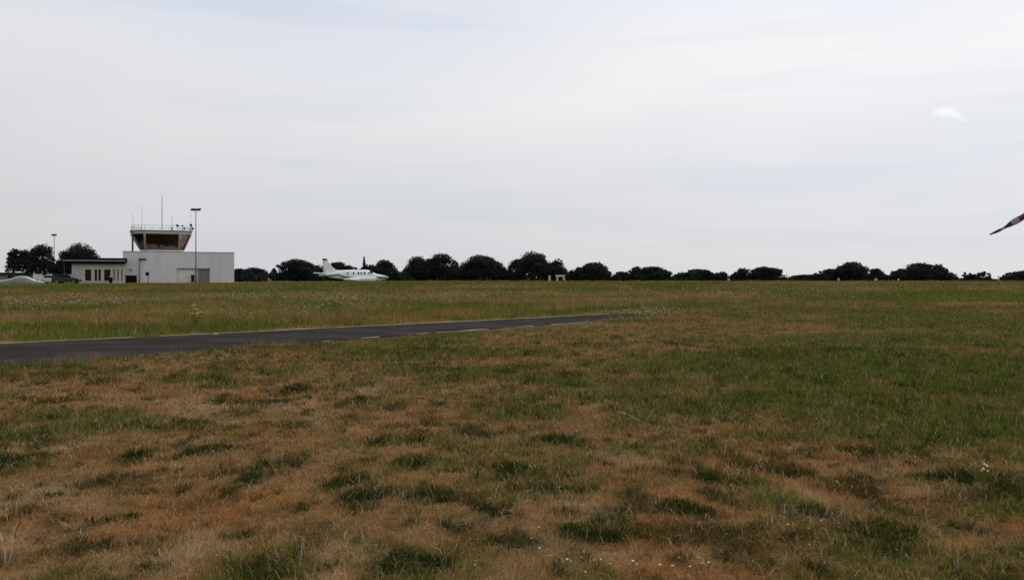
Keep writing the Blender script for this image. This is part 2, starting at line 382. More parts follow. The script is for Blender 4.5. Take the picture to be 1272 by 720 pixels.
# ------------------------------------------------------------------ ground sheet
def axis(segs):
    out = []
    for a, b, st in segs: out += list(np.arange(a, b, st))
    return np.array(out + [segs[-1][1]])
gx = axis([(-6000, -400, 400), (-400, -100, 20), (-100, -30, 2), (-30, -12, .5), (-12, 12, .12), (12, 30, .5), (30, 100, 2), (100, 400, 20), (400, 6000, 400)])
gy = axis([(-400, -20, 40), (-20, 2, 1), (2, 16, .12), (16, 50, .3), (50, 150, 1.5), (150, 400, 10), (400, 9000, 400)])
GX, GY = np.meshgrid(gx, gy, indexing='ij'); gxf = GX.ravel(); gyf = GY.ravel()
z = terrain(gxf, gyf)
nearw = 1 - sstep(14, 40, np.hypot(gxf, gyf))
z = z + ((fbm(gxf * 1.3, gyf * 1.3, 4) - .5) * .10 + (fbm(gxf * .3, gyf * .3, 3) - .5) * .10) * nearw * (1 - np.exp(-np.maximum(ynear(gxf) - gyf, 0) / 1.5)) * (gyf < ynear(gxf))
z = z - .05 * on_road(gxf, gyf, .35)
def ground_z(x, y):   # same relief for the blades
    nw_ = 1 - sstep(14, 40, np.hypot(x, y))
    return terrain(x, y) + ((fbm(x * 1.3, y * 1.3, 4) - .5) * .10 + (fbm(x * .3, y * .3, 3) - .5) * .10) * nw_ * (1 - np.exp(-np.maximum(ynear(x) - y, 0) / 1.5)) * (y < ynear(x))
nxg, nyg = len(gx), len(gy)
ii, jj = np.meshgrid(np.arange(nxg - 1), np.arange(nyg - 1), indexing='ij'); a_ = (ii * nyg + jj).ravel()
quads = np.stack([a_, a_ + nyg, a_ + nyg + 1, a_ + 1], 1).ravel()
gcol = albedo(gxf, gyf) * .82
g_ob = fast_mesh('ground', np.stack([gxf, gyf, z], 1), quads, 4, M['ground'], gcol, True); tag(g_ob, kind='structure')

# ------------------------------------------------------------------ road and its edge lines
xs = np.concatenate([np.arange(-45, XE, .25), [XE]])
def strip(xs, ya, yb, lift, name, mt, n=6, keep=None):
    v = []; f = []
    for i, x in enumerate(xs):
        sink = -.25 * sstep(XE - 3, XE, x) if name == 'road' else 0
        for k in range(n + 1):
            y = ya(x) + (yb(x) - ya(x)) * k / n
            v.append((x, y, float(terrain(x, y)) + lift + sink))
    for i in range(len(xs) - 1):
        if keep is not None and not keep[i]: continue
        for k in range(n):
            a = i * (n + 1) + k; f.append((a, a + n + 1, a + n + 2, a + 1))
    m_ = MB(); m_.v = v; m_.f = f; return m_.build(name, mt)
tag(strip(xs, ynear, yfar, .012, 'road', M['road'], 8), kind='structure')
wv = lambda x, s=0: (vnoise(np.array([x * 1.7 + s]), np.array([s * 3.1]))[0] - .5)
lx = np.arange(-40, 11, .1)
kf = [vnoise(np.array([x * .9]), np.array([4.4]))[0] < (.86 if x < 4 else .6) for x in lx]
tag(strip(lx, lambda x: yfar(x) - .22 + .08 * wv(x, 2), lambda x: yfar(x) - .02 + .14 * wv(x, 5), .018, 'road_edge_line', M['line'], 1, kf), kind='structure')
kn = [(x > -6.2) and vnoise(np.array([x * 2.1 + 30]), np.array([8.4]))[0] < (.4 if x < -3.5 else .66) and vnoise(np.array([x * 6.5]), np.array([2.4]))[0] < .72 and x < 3.9 for x in lx]
tag(strip(lx, lambda x: ynear(x) + .02 + .14 * wv(x, 9), lambda x: ynear(x) + .26 + .34 * wv(x, 7), .018, 'road_edge_line', M['line'], 1, kn), kind='structure')

# ------------------------------------------------------------------ grass: every blade is geometry
def blades(name, x, y, h, wd, lean, col, z0=None, az=None, curl=.5, tipcol=None):
    n = len(x)
    if az is None: az = rng.random(n) * 2 * pi
    fa = az + pi / 2 + (rng.random(n) - .5) * 1.5
    lx_, ly_ = np.cos(az), np.sin(az); sx, sy = np.cos(fa) * wd / 2, np.sin(fa) * wd / 2
    zb = (ground_z(x, y) if z0 is None else z0) - .004
    hm = h * .55; v = np.empty((n, 5, 3), np.float32)
    o1 = h * np.sin(lean) * .42; z1 = hm * np.cos(lean * .7); o2 = h * np.sin(lean) * (1 + curl * .2); z2 = h * np.cos(lean) * (1 - .1 * curl)
    v[:, 0] = np.stack([x - sx, y - sy, zb], 1); v[:, 1] = np.stack([x + sx, y + sy, zb], 1)
    v[:, 2] = np.stack([x + lx_ * o1 + sx * .75, y + ly_ * o1 + sy * .75, zb + z1], 1)
    v[:, 3] = np.stack([x + lx_ * o1 - sx * .75, y + ly_ * o1 - sy * .75, zb + z1], 1)
    v[:, 4] = np.stack([x + lx_ * o2, y + ly_ * o2, zb + np.maximum(z2, .004)], 1)
    b_ = (np.arange(n) * 5)[:, None]
    f = (b_ + np.array([0, 1, 2, 0, 2, 3, 3, 2, 4])[None]).ravel()
    c = np.repeat(col[:, None, :], 5, 1)
    if tipcol is not None: c[:, 4] = tipcol
    return fast_mesh(name, v.reshape(-1, 3), f, 3, M['blade'], c.reshape(-1, 3))
def sample(n, y0, y1, p, margin=1.6, half=.62):
    """points whose density falls off with distance"""
    u = rng.random(n); e = 2 - p
    y = (y0 ** e + u * (y1 ** e - y0 ** e)) ** (1 / e)
    x = (rng.random(n) * 2 - 1) * (half * y + margin); return x, y
def capped(h, x, y):
    d = ynear(x) - y; c = np.where((d > 0) & (x > -5.5) & (x < 3.6), .012 + d * 1.35 / np.maximum(y, 1), 9); return np.minimum(h, c)
def jitter(col, s=.22):
    n = len(col); return col * (1 + (rng.random((n, 1)) - .5) * 2 * s) * (1 + (rng.random((n, 3)) - .5) * .12)

# short turf on the camera's side of the road
x, y = sample(1150000, 3.2, 48, 1.25)
ok = ((y < ynear(x) + sstep(2, 5, x) * 9 + np.where(x > -5.5, -.02, .10) + (fbm(x * 3, y * 0 + 2, 3) - .5) * np.where(x > -5.5, .25, .55)) | ((x > XE - 5) & (y > ynear(x)))) & (y < 48)
ok &= ~(on_road(x, y, .0) & (x > -2)) & ~(on_road(x, y, .25) & (x < 12)) & ((x < 2) | (y < yfar(x) - .1) | (y > yf2(x)))
x, y = x[ok], y[ok]; g = green_at(x, y); t = tuft_at(x, y); s = (y / 4.5)
keep = rng.random(len(x)) < np.clip(.55 + .5 * g + t, 0, 1); x, y, g, t, s = x[keep], y[keep], g[keep], t[keep], s[keep]
n = len(x); cl = fbm(x * 7, y * 7, 3)
h = (.022 + .028 * rng.random(n)) * (1 + 1.0 * g + .25 * t) * (.55 + 1.0 * cl) * (1 + .03 * y)
lean = np.where(rng.random(n) < .55 - .35 * g, 1.0 + .5 * rng.random(n), .15 + .8 * rng.random(n))
lean = np.where(t > .4, .3 + .9 * rng.random(n), lean)
h = np.where(lean > 1, h * 1.7, h)
c = jitter(albedo(x, y, rng.standard_normal(n)) * 1.22, .38)
st = rng.random(n) < .12 * (1 - .6 * t); c[st] = jitter(np.tile(STRAW, (st.sum(), 1)), .3) * .95
dk = rng.random(n) < .10; c[dk] *= .45
h = capped(h, x, y)
wd = (.0027 + .0025 * rng.random(n)) * s ** .78 * (1 + .5 * t)
tag(blades('dry_turf', x, y, h, wd, lean, c), kind='stuff', label='short dry brown grass with darker green patches in the foreground', cat='grass')
NT = n

# longer green grass on the right and the meadow beyond the road
def longgrass(n, y0, y1, p, hscale, sel):
    x, y = sample(n, y0, y1, p, 3, .66); ok = sel(x, y) & ~on_road(x, y, -.02 + .10 * 0)
    return x[ok], y[ok]
x1, y1 = longgrass(420000, 17, 122, 1.25, 1, lambda x, y: (y > yfar(x) - .02) | ((x > XE - 4.5) & ((y > ynear(x)) | (y > 44))))
x2, y2 = longgrass(420000, 6, 44, 1.2, 1, lambda x, y: (y < np.where(x > 2.5, yfar(x), ynear(x))) & (rng.random(len(x)) < sstep(.35, .8, green_at(x, y)) * sstep(7, 10, y)))
for nm, (x, y), lab in (('meadow_grass', (x1, y1), 'tall olive green meadow grass beyond the road'), ('long_grass', (x2, y2), 'longer green grass growing thick on the right of the near field')):
    n = len(x); g = green_at(x, y); cl = fbm(x * 1.6, y * 1.6, 4)
    hh = (.10 + .16 * rng.random(n)) if nm == 'meadow_grass' else (.05 + .13 * rng.random(n)) * sstep(5, 14, y)
    ramp_ = sstep(-.1, 2.5, y - yfar(x)) if nm == 'meadow_grass' else 1
    h = hh * (.25 + 1.6 * cl ** 1.3) * (1 + .35 * (fbm(x * .35, y * .35, 3) > .6)) * (.35 + .65 * ramp_ + .0 * g)
    h = capped(h * np.where(y > 80, .8, 1), x, y)
    c = jitter(albedo(x, y, rng.standard_normal(n)) * 1.2, .3)
    st = rng.random(n) < .16 * (1.3 - g) * (.3 + 1.4 * (fbm(x * .15, y * .2, 3) > .5)); c[st] = jitter(np.tile(STRAW * .8, (st.sum(), 1)), .3)
    wd = (.0045 + .004 * rng.random(n)) * (y / 8) ** .85
    tag(blades(nm, x, y, h, wd, .15 + .75 * rng.random(n), c), kind='stuff', label=lab, cat='grass')

# ragged straw and seed stalks that stand above the turf
x, y = sample(15000, 3.6, 60, 1.55)
keep = (fbm(x * .9 + 70, y * .9, 4) > .52) & ~on_road(x, y, 0); x, y = x[keep], y[keep]; n = len(x)
h = (.06 + .16 * rng.random(n)) * np.clip(.5 + y / 18, .6, 1.5); h = np.where(rng.random(n) < .9, capped(h, x, y), h); wd = .0022 * (y / 5) ** .8
c = jitter(np.tile(STRAW * .8, (n, 1)), .3)
tag(blades('straw_stalks', x, y, h, wd, .1 + 1.0 * rng.random(n), c, curl=1.2), kind='stuff', label='thin pale straw stalks standing above the short turf', cat='dry stalks')
# tall dry fringe along the near edge of the road at the left
n = 9000; x = -20 + 24 * rng.random(n); y = ynear(x) + .1 - .9 * rng.random(n) ** 1.5
keep = (fbm(x * 1.2 + 3, y * 1.2, 3) > .46) & (x < -5.2); x, y = x[keep], y[keep]; n = len(x)
tag(blades('verge_grass', x, y, (.08 + .22 * rng.random(n) ** 2), .004 + .006 * rng.random(n), .1 + .7 * rng.random(n), jitter(np.tile(np.array([.25, .17, .085]), (n, 1)), .3)),
    kind='stuff', label='ragged dry grass fringe along the near edge of the road', cat='grass')

# taller weeds in loose clumps across the meadow
n = 26000; y = 21 + 95 * rng.random(n) ** 1.3; x = (rng.random(n) * 2 - 1) * (.66 * y + 3)
keep = (fbm(x * .45 + 12, y * .45 + 40, 4) > .56) & (y > yf2(x) + .5); x, y = x[keep], y[keep]; n = len(x)
cc_ = np.where((vnoise(x * .6, y * .6) > .5)[:, None], np.array([.10, .105, .03]), np.array([.17, .12, .055]))
tag(blades('meadow_weeds', x, y, (.18 + .26 * rng.random(n)) * (.5 + fbm(x, y, 2)), (.009 + .008 * rng.random(n)) * (y / 25) ** .8, .1 + .5 * rng.random(n), jitter(cc_, .35), curl=1.0),
    kind='stuff', label='taller brown and green weeds standing in clumps across the meadow', cat='weeds')

# pale flower heads: small crossed petals on thin stems
def flowers(name, pts, size, hgt, col, label):
    x, y = pts; n = len(x); z0 = ground_z(x, y); hz = hgt * (.6 + .8 * rng.random(n)); ss = size * (.6 + .8 * rng.random(n))
    v = np.empty((n, 9, 3), np.float32); a = rng.random(n) * pi; ca, sa = np.cos(a), np.sin(a)
    dx = (rng.random(n) - .5) * hz * .5; X = x + dx
    k = 0
    for (p, q, r_) in ((-1, 0, .2), (0, -1, -.1), (1, 0, .2), (0, 1, .5)):
        v[:, k] = np.stack([X + (p * ca - q * sa) * ss / 2, y + (p * sa + q * ca) * ss / 2, z0 + hz + r_ * ss * .5], 1); k += 1
    v[:, 4] = np.stack([X, y, z0 + hz + .35 * ss], 1)
    wst = ss * .07
    v[:, 5] = np.stack([x - wst, y, z0], 1); v[:, 6] = np.stack([x + wst, y, z0], 1); v[:, 7] = np.stack([X + wst, y, z0 + hz], 1); v[:, 8] = np.stack([X - wst, y, z0 + hz], 1)
    f = ((np.arange(n) * 9)[:, None] + np.array([0, 1, 4, 1, 2, 4, 2, 3, 4, 3, 0, 4, 5, 6, 7, 5, 7, 8])[None]).ravel()
    c = np.empty((n, 9, 3)); c[:, :5] = np.asarray(col)[None, None] * (.7 + .5 * rng.random((n, 1, 1))); c[:, 5:] = (.12, .12, .05)
    return tag(fast_mesh(name, v.reshape(-1, 3), f, 3, M['blade'], c.reshape(-1, 3)), kind='stuff', label=label, cat='wild flowers')
def around(px, py, rx, ry, n):
    X, Y, ax, ay = blob(px, py, rx, ry); r_ = rng.normal(0, .5, (n, 2)); return X + r_[:, 0] * ax, Y + r_[:, 1] * ay
P = [around(*a) for a in [(810, 396, 50, 5, 170), (760, 400, 40, 3, 50), (60, 385, 80, 9, 220), (30, 378, 60, 5, 90), (420, 378, 70, 5, 170), (560, 376, 80, 5, 80), (310, 372, 60, 4, 60), (900, 372, 120, 6, 120), (1000, 366, 140, 4, 60), (380, 392, 60, 4, 60)]]
fx_ = np.concatenate([p[0] for p in P]); fy_ = np.concatenate([p[1] for p in P]); k_ = (~on_road(fx_, fy_, -.1)) & (fy_ < 125); fx_, fy_ = fx_[k_], fy_[k_]
flowers('pale_meadow_flowers', (fx_, fy_), .06 * np.clip(fy_ / 40, .7, 1.6), .30, (.46, .43, .32), 'pale cream flower heads scattered through the far meadow')
P = [around(*a) for a in [(712, 697, 60, 12, 9), (830, 700, 60, 8, 10), (1010, 520, 70, 25, 16), (880, 475, 40, 4, 8), (1150, 480, 60, 8, 8), (1230, 580, 70, 14, 12), (930, 580, 60, 10, 8), (690, 497, 20, 4, 6), (600, 640, 200, 60, 25), (1000, 650, 150, 40, 18), (300, 560, 200, 60, 14), (520, 430, 120, 8, 20)]]
flowers('white_turf_flowers', (np.concatenate([p[0] for p in P]), np.concatenate([p[1] for p in P])), .016, .035, (.62, .60, .5), 'tiny white flowers dotted over the near turf')

# ================================================================== THINGS
def px_at(px, row, Y): return ((px - 636) / F * Y, Y, EYE + (HOR - row) / F * Y)
class Face:
    """a facade turned by phi; converts photo pixels into metres along it and above its ground"""
    def __init__(s, px, Y, phi, dz=0):
        s.o = np.array([(px - 636) / F * Y, Y]); s.phi = phi; s.zb = float(terrain(*s.o)) + dz
    def x(s, px, d=0):
        u = (px - 636) / F; o = s.o + np.array([-sin(s.phi), cos(s.phi)]) * d
        return (u * o[1] - o[0]) / (cos(s.phi) - u * sin(s.phi))
    def z(s, row, px, d=0):
        o = s.o + np.array([-sin(s.phi), cos(s.phi)]) * d
        Y = o[1] + s.x(px, d) * sin(s.phi); return EYE + (HOR - row) / F * Y - s.zb
    def root(s, name, **k): return empty(name, (s.o[0], s.o[1], s.zb), s.phi, **k)

# ------------------------------------------------------------------ control tower
T = Face(153, 188, R(24), -.25)
tw = T.root('control_tower', label='pale grey control tower with a slanted dark glass cab on a plain flat block', cat='control tower')
x0, x1 = T.x(153), T.x(291); H = T.z(312.8, 180); D = 11
gx0, gx1, gh = T.x(220), T.x(260.5), T.z(334, 240)          # recessed garage bay
m_ = MB()
m_.box(x0, gx0, 0, .4, -.4, H); m_.box(gx1, x1, 0, .4, -.4, H); m_.box(gx0, gx1, 0, .4, gh, H)
m_.box(x0, x0 + .4, .4, D, -.4, H); m_.box(x1 - .4, x1, .4, D, -.4, H); m_.box(x0 + .4, x1 - .4, D - .4, D, -.4, H)
m_.box(x0 + .4, x1 - .4, .4, D - .4, H - .55, H - .3)
m_.box(gx0 - .01, gx0 - .2, .4, 1.2, -.4, gh); m_.box(gx1 + .01, gx1 + .2, .4, 1.2, -.4, gh); m_.box(gx0 - .2, gx1 + .2, 1.2, 1.4, -.4, gh + .2); m_.box(gx0 - .2, gx1 + .2, .4, 1.2, gh + .003, gh + .2)
m_.build('wall', M['wall'], tw)
m_ = MB()
for a in ((x0 - .06, x1 + .06, -.06, .3), (x0 - .06, x1 + .06, D - .3, D + .06)): m_.box(a[0], a[1], a[2], a[3], H + .002, H + .13)
for a in ((x0 - .06, x0 + .3), (x1 - .3, x1 + .06)): m_.box(a[0], a[1], .3, D - .3, H + .002, H + .13)
m_.build('roof_coping', M['coping'], tw)
MB().box(gx0 - .1, gx1 + .1, -.12, -.003, gh - .02, gh + .22).build('bay_lintel', M['trim'], tw)
b = MB().box(gx0 + .05, T.x(241.5, .35), .25, .38, -.3, gh - .08).build('roller_door', M['door_white'], tw); 
hb = MB()
for k in range(1, 7): hb.box(gx0 + .08, T.x(241.5, .35) - .03, .235, .249, gh * k / 7 - .02, gh * k / 7 + .02)
hb.build('door_seam', M['wall2'], b)
g = MB().box(T.x(246, .35), gx1 - .1, .34, .38, -.3, gh - .1).build('grille_panel', M['grille'], tw)
s_ = MB(); xa, xb = T.x(246, .35), gx1 - .1
for k in range(12): s_.box(xa, xb, .28, .339, .25 + k * .2, .31 + k * .2)
for k in range(4): s_.box(xa + (xb - xa) * k / 3 - .04, xa + (xb - xa) * k / 3 + .04, .26, .279, -.2, gh - .1)
s_.build('grille_slats', M['trim'], g)
MB().box(T.x(241.8, .35), T.x(245.6, .35), .2, .38, -.3, gh - .05).build('door_pier', M['cream'], tw)
# flat dark panel painting the shade of a low opening; wall lamp beside it
MB().box(T.x(156), T.x(170), -.03, -.003, -.2, T.z(342, 163)).build('opening_shade_panel', M['dark'], tw)
MB().box(T.x(155.5), T.x(170.5), -.16, -.003, T.z(341.8, 163), T.z(340.8, 163)).build('opening_canopy', M['pale_metal'], tw)
MB().box(T.x(160.5), T.x(165), -.25, -.003, T.z(335.6, 163), T.z(334.1, 163)).build('wall_lamp', M['trim'], tw, bevel=.02)
# goose neck downpipe
m_ = MB(); m_.tube([(T.x(173.3), -.14, -.2), (T.x(173.3), -.14, T.z(321.5, 173))], .1); m_.build('downpipe', M['trim'], tw, True)
MB().box(T.x(172.6), T.x(181.5), -.42, -.003, T.z(322.4, 173), T.z(320.9, 173)).build('ledge_lamp', M['dark'], tw)
# parapet upstand below the cab
d0 = 2.6
cx = lambda px, d=d0: T.x(px, d)
cz = lambda row, px=200, d=d0: T.z(row, px, d)
zb_, zt_ = cz(310.3), cz(290.6)
def octo(pl, pr, dn, df, ch):
    xl, xr = cx(pl, d0 + 1.5), cx(pr, d0 + 1.5); return [(xl, dn + ch), (xl + ch * .75, dn), (xr - ch * 1.1, dn), (xr, dn + ch), (xr, df - ch), (xr - ch, df), (xl + ch, df), (xl, df - ch)]
lowp = octo(175.5, 228, d0, d0 + 7, 1.0); topp = octo(163, 237, d0 - 1.7, d0 + 8.7, 2.3)
topp[1] = (cx(179.5, d0 - 1.7), d0 - 1.7); lowp[1] = (cx(180.5, d0), d0)
MB().rings([[(p[0] - (.25 if p[0] < 5 else -.25) * 0, p[1], H - .3) for p in lowp], [(p[0], p[1], zb_) for p in lowp]]).build('cab_base', M['wall'], tw)
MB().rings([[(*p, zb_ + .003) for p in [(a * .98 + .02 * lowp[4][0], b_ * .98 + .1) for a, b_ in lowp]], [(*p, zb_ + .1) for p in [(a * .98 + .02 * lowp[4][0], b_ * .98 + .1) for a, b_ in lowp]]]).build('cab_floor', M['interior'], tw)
lerp = lambda a, b_, t: tuple(a[i] + (b_[i] - a[i]) * t for i in range(len(a)))
z_lo, z_hi = zb_ + .003, zt_
for k in range(8):
    a, b_ = lowp[k], lowp[(k + 1) % 8]; c, d = topp[(k + 1) % 8], topp[k]
    cen = (sum(p[0] for p in lowp) / 8, sum(p[1] for p in lowp) / 8)
    q = [(*a, z_lo), (*b_, z_lo), (*c, z_hi), (*d, z_hi)]
    q = [lerp(p, (cen[0], cen[1], p[2]), .012) for p in q]; qi = [lerp(p, (cen[0], cen[1], p[2]), .018) for p in q]
    w_ = MB().rings([q, qi]).build('cab_window', M['cabglass'], tw)
    # corner mullion
    e0, e1 = (*a, z_lo), (*d, z_hi)
    MB().tube([e0, e1], .17 if k != 1 else .24, 6).build('cab_mullion', M['mullion'] if k in (0, 1, 2, 3) else M['trim'], tw, True)
# dark block added so no sky shows through the panes, and desks
cxm = (lowp[1][0] + lowp[2][0]) / 2; wl = lowp[2][0] - lowp[1][0]
MB().rings([[(p[0] * .96 + cen[0] * .04, p[1] * .5 + (d0 + 7) * .5, z_lo + .1) for p in lowp], [(p[0] * .92 + cen[0] * .08, p[1] * .5 + (d0 + 8) * .5, z_hi - .05) for p in topp]]).build('cab_sky_block', M['interior'], tw)
m_ = MB(); rr = random.Random(5)
for k in range(9):
    xx = lowp[1][0] + .3 + (wl - .5) * k / 9; m_.box(xx, xx + wl / 11 * rr.uniform(.5, 1.0), d0 + .5, d0 + 1.2, z_lo + .55, z_lo + .75 + .5 * rr.random())
m_.box(lowp[1][0], lowp[2][0], d0 + .35, d0 + 1.3, z_lo + .1, z_lo + .5)
m_.build('console_desk', M['desk'], tw)
m_ = MB().tube([(cx(213), d0 + .5, z_hi - .1), (cx(219), d0 + .6, z_lo + 1.6)], .05); m_.build('blind_cord', M['trim'], tw)
MB().rings([[(*p, zt_ + .003) for p in topp], [(lerp(p, cen, -.02)[0], lerp(p, cen, -.02)[1], cz(288)) for p in topp]]).build('cab_fascia', M['pale_metal'], tw)
MB().rings([[(*lerp(p, cen, -.04), cz(288) + .003) for p in topp], [(*lerp(p, cen, -.04), cz(286.3)) for p in topp]]).build('cab_roof', M['trim'], tw)
zr = cz(286.3)
m_ = MB(); rp = [lerp(p, cen, .01) for p in topp]
for k in range(8):
    a, b_ = rp[k], rp[(k + 1) % 8]
    for hh in (cz(280.3), cz(283.4)): m_.tube([(*a, hh), (*b_, hh)], .035, 5)
    for t in np.arange(0, 1, .25): p = lerp(a, b_, t); m_.tube([(*p, zr), (*p, cz(280.3))], .04, 5)
m_.build('roof_railing', M['rail'], tw)
for px, top, r0, dd in ((165.2, 264, .045, d0 - 1.4), (176.2, 254.5, .04, d0 + 2), (201.3, 242, .10, d0 + 3), (213.8, 267, .045, d0 - 1), (237, 262, .035, d0 + 2)):
    x = T.x(px, dd); m_ = MB().tube([(x, dd, zr - .02), (x, dd, T.z(top, px, dd) * .6 + zr * .4), (x, dd, T.z(top, px, dd))], [r0, r0 * .8, r0 * .5], 6)
    m_.build('antenna', M['galv'], tw)
x = T.x(213.8, d0 - 1); MB().tube([(x, d0 - 1, zr), (x, d0 - 1, zr + .9)], [.16, .08]).build('antenna_foot', M['dark'], tw)
for px, row, ww in ((220.3, 280, 3.4), (226.6, 280.2, 2.2), (228.8, 283.4, 2.6), (237, 279.2, 3.2), (239.6, 283.6, 2.4)):
    dd = d0 - 1.5; x = T.x(px, dd); zc = T.z(row, px, dd); r_ = ww * .172 / 2
    f = MB().tube([(x, dd - .25, zc - .05), (x, dd + .15, zc), (x, dd + .35, zc)], [r_, r_ * .8, r_ * .3], 10).build('roof_floodlight', M['dark'], tw, True)
    MB().tube([(x, dd + .1, zc), (x, dd + .1, zr)], .04, 5).build('bracket', M['rail'], f)
MB().tube([(T.x(235.5, d0), d0, zb_ + 3.0), (T.x(238.4, d0 - 1.6), d0 - 1.6, zr - .1), (T.x(238.4, d0 - 1.6), d0 - 1.6, cz(280))], .12, 6).build('cable_conduit', M['trim'], tw)
# dark vent stack that stands up beside the cab
MB().tube([(T.x(164.7, 1.2), 1.2, H - .35), (T.x(164.7, 1.2), 1.2, T.z(287, 164, 1.2))], .19, 8).build('vent_stack', M['mast'], tw)

# ------------------------------------------------------------------ annex
A = Face(90, 181, R(24), -.25)
an = A.root('annex_building', label='low single storey building with a dark overhanging flat roof left of the tower block', cat='building')
ax0, ax1 = A.x(90), A.x(154.5); ah = A.z(327.5, 110)
wins = [(105, 114), (116.8, 126), (128.6, 137.8)]; slots = [(140.4, 143.2), (145.2, 147.8), (150, 152.6)]
m_ = MB(); wt, wbz = A.z(334, 120), A.z(349.2, 120); cur = ax0
opens = [(A.x(a), A.x(b_)) for a, b_ in wins] + [(A.x(a), A.x(b_)) for a, b_ in slots]
for a, b_ in opens:
    m_.box(cur, a, 0, .3, -.3, ah); m_.box(a, b_, 0, .3, wt, ah); m_.box(a, b_, 0, .3, -.3, wbz); cur = b_
m_.box(cur, ax1, 0, .3, -.3, ah); m_.box(ax0, ax0 + .3, .3, 8, -.3, ah); m_.box(ax1 - .3, ax1, .3, 8, -.3, ah); m_.box(ax0 + .3, ax1 - .3, 7.7, 8, -.3, ah); m_.box(ax0 + .3, ax1 - .3, .3, 7.7, -.3, -.1)
m_.build('wall', M['wall2'], an)
for i, (a, b_) in enumerate(opens):
    f = MB(); fw_ = .11 if i < 3 else .07
    f.box(a + .002, a + fw_, -.06, .1, wbz, wt); f.box(b_ - fw_, b_ - .002, -.06, .1, wbz, wt); f.box(a + fw_, b_ - fw_, -.06, .1, wt - fw_, wt - .002); f.box(a + fw_, b_ - fw_, -.06, .1, wbz + .002, wbz + fw_)
    if i == 1: f.box((a + b_) / 2 - .1, (a + b_) / 2 + .1, -.03, .1, wbz + fw_, wt - fw_)
    fo = f.build('window', M['cream'], an)
    MB().box(a + fw_, b_ - fw_, .12, .15, wbz + fw_, wt - fw_).build('pane', M['glass'] if i < 3 else M['grille'], fo)
for i in range(3):
    for px in (wins[i][0] - 1.2,): MB().box(A.x(px) - .16, A.x(px) + .16, -.1, -.003, -.2, wt + .1).build('pilaster', M['cream'], an)
MB().box(A.x(103), A.x(139.6), -.12, -.003, wt + .1, wt + .32).build('lintel', M['cream'], an)
MB().box(A.x(139.4), A.x(154.3), -.2, -.003, -.2, wbz - .003).build('planter_base', M['cream'], an)
for px in (138.9, 144.2, 149, 153.6): MB().box(A.x(px) - .13, A.x(px) + .13, -.2, -.003, wbz, wt + .1).build('fin', M['cream'], an)
MB().box(A.x(90) - .12, A.x(90) + .14, -.08, -.003, -.2, ah - .02).build('corner_post', M['cream'], an)
rx0, rx1 = A.x(77, -1), A.x(158, -1)
rf = MB().box(rx0, rx1, -1.3, 9, ah + .35, A.z(320.3, 110)).build('roof', M['fascia'], an)
MB().box(rx0 + .05, rx1 - .3, -1.36, -1.303, A.z(324.2, 110, -1.3), A.z(322.8, 110, -1.3)).build('gutter', M['trim'], rf)
MB().box(rx0 + .6, rx1 - .4, -.9, 8.6, ah + .003, ah + .347).build('soffit', M['fascia'], rf)
MB().tube([(rx0 + .4, -.9, -.3), (rx0 + .4, -.9, ah + .34)], .07).build('roof_post', M['mast'], an)
# dark planter in front
p = px_at(139.2, 350, 181.5)
bn = empty('litter_bin', (p[0], p[1] - .6, float(terrain(p[0], p[1]))), 0, label='dark litter bin against the low building, right of its third dark window', cat='bin')
MB().tube([(0, 0, 0), (0, 0, 1.1), (0, 0, 1.15)], [.3, .36, .36], 12).build('body', M['dark'], bn, True)
MB().tube([(0, 0, 1.16), (0, 0, 1.22), (0, 0, 1.34)], [.38, .38, .15], 12).build('lid', M['trim'], bn, True)
# sign with a round dark disc, and a dark bin by the garage bay
p = px_at(183.3, 340, 186); zb = float(terrain(p[0], p[1]))
sg = empty('round_sign', (p[0], p[1], zb), 0, label='round dark sign on a short grey post before the tower block wall', cat='sign')
MB().tube([(.15, 0, -.1), (.15, 0, p[2] - zb)], .12).build('post', M['trim'], sg)
MB().tube([(0, -.18, p[2] - zb), (0, -.14, p[2] - zb)], .42, 20).build('sign_disc', M['dark'], sg)
o_ = T.o + np.array([cos(T.phi), sin(T.phi)]) * T.x(239) + np.array([sin(T.phi), -cos(T.phi)]) * .7
bn = empty('waste_bin', (o_[0], o_[1], float(terrain(*o_))), T.phi, label='upright black waste bin in front of the white garage door', cat='bin')
MB().rings([[(-.26, -.3, .1), (.26, -.3, .1), (.26, .3, .1), (-.26, .3, .1)], [(-.33, -.38, 1.5), (.33, -.38, 1.5), (.33, .38, 1.5), (-.33, .38, 1.5)]]).build('body', M['dark'], bn, bevel=.03)
MB().rings([[(-.36, -.42, 1.503), (.36, -.42, 1.503), (.36, .42, 1.503), (-.36, .42, 1.503)], [(-.3, -.3, 1.64), (.3, -.3, 1.64), (.3, .36, 1.7), (-.3, .36, 1.7)]]).build('lid', M['dark'], bn, bevel=.02)
for sx in (-.28, .28): MB().tube([(sx - .03, .3, .1), (sx + .03, .3, .1)], .1, 12).build('wheel', M['tyre'], bn)

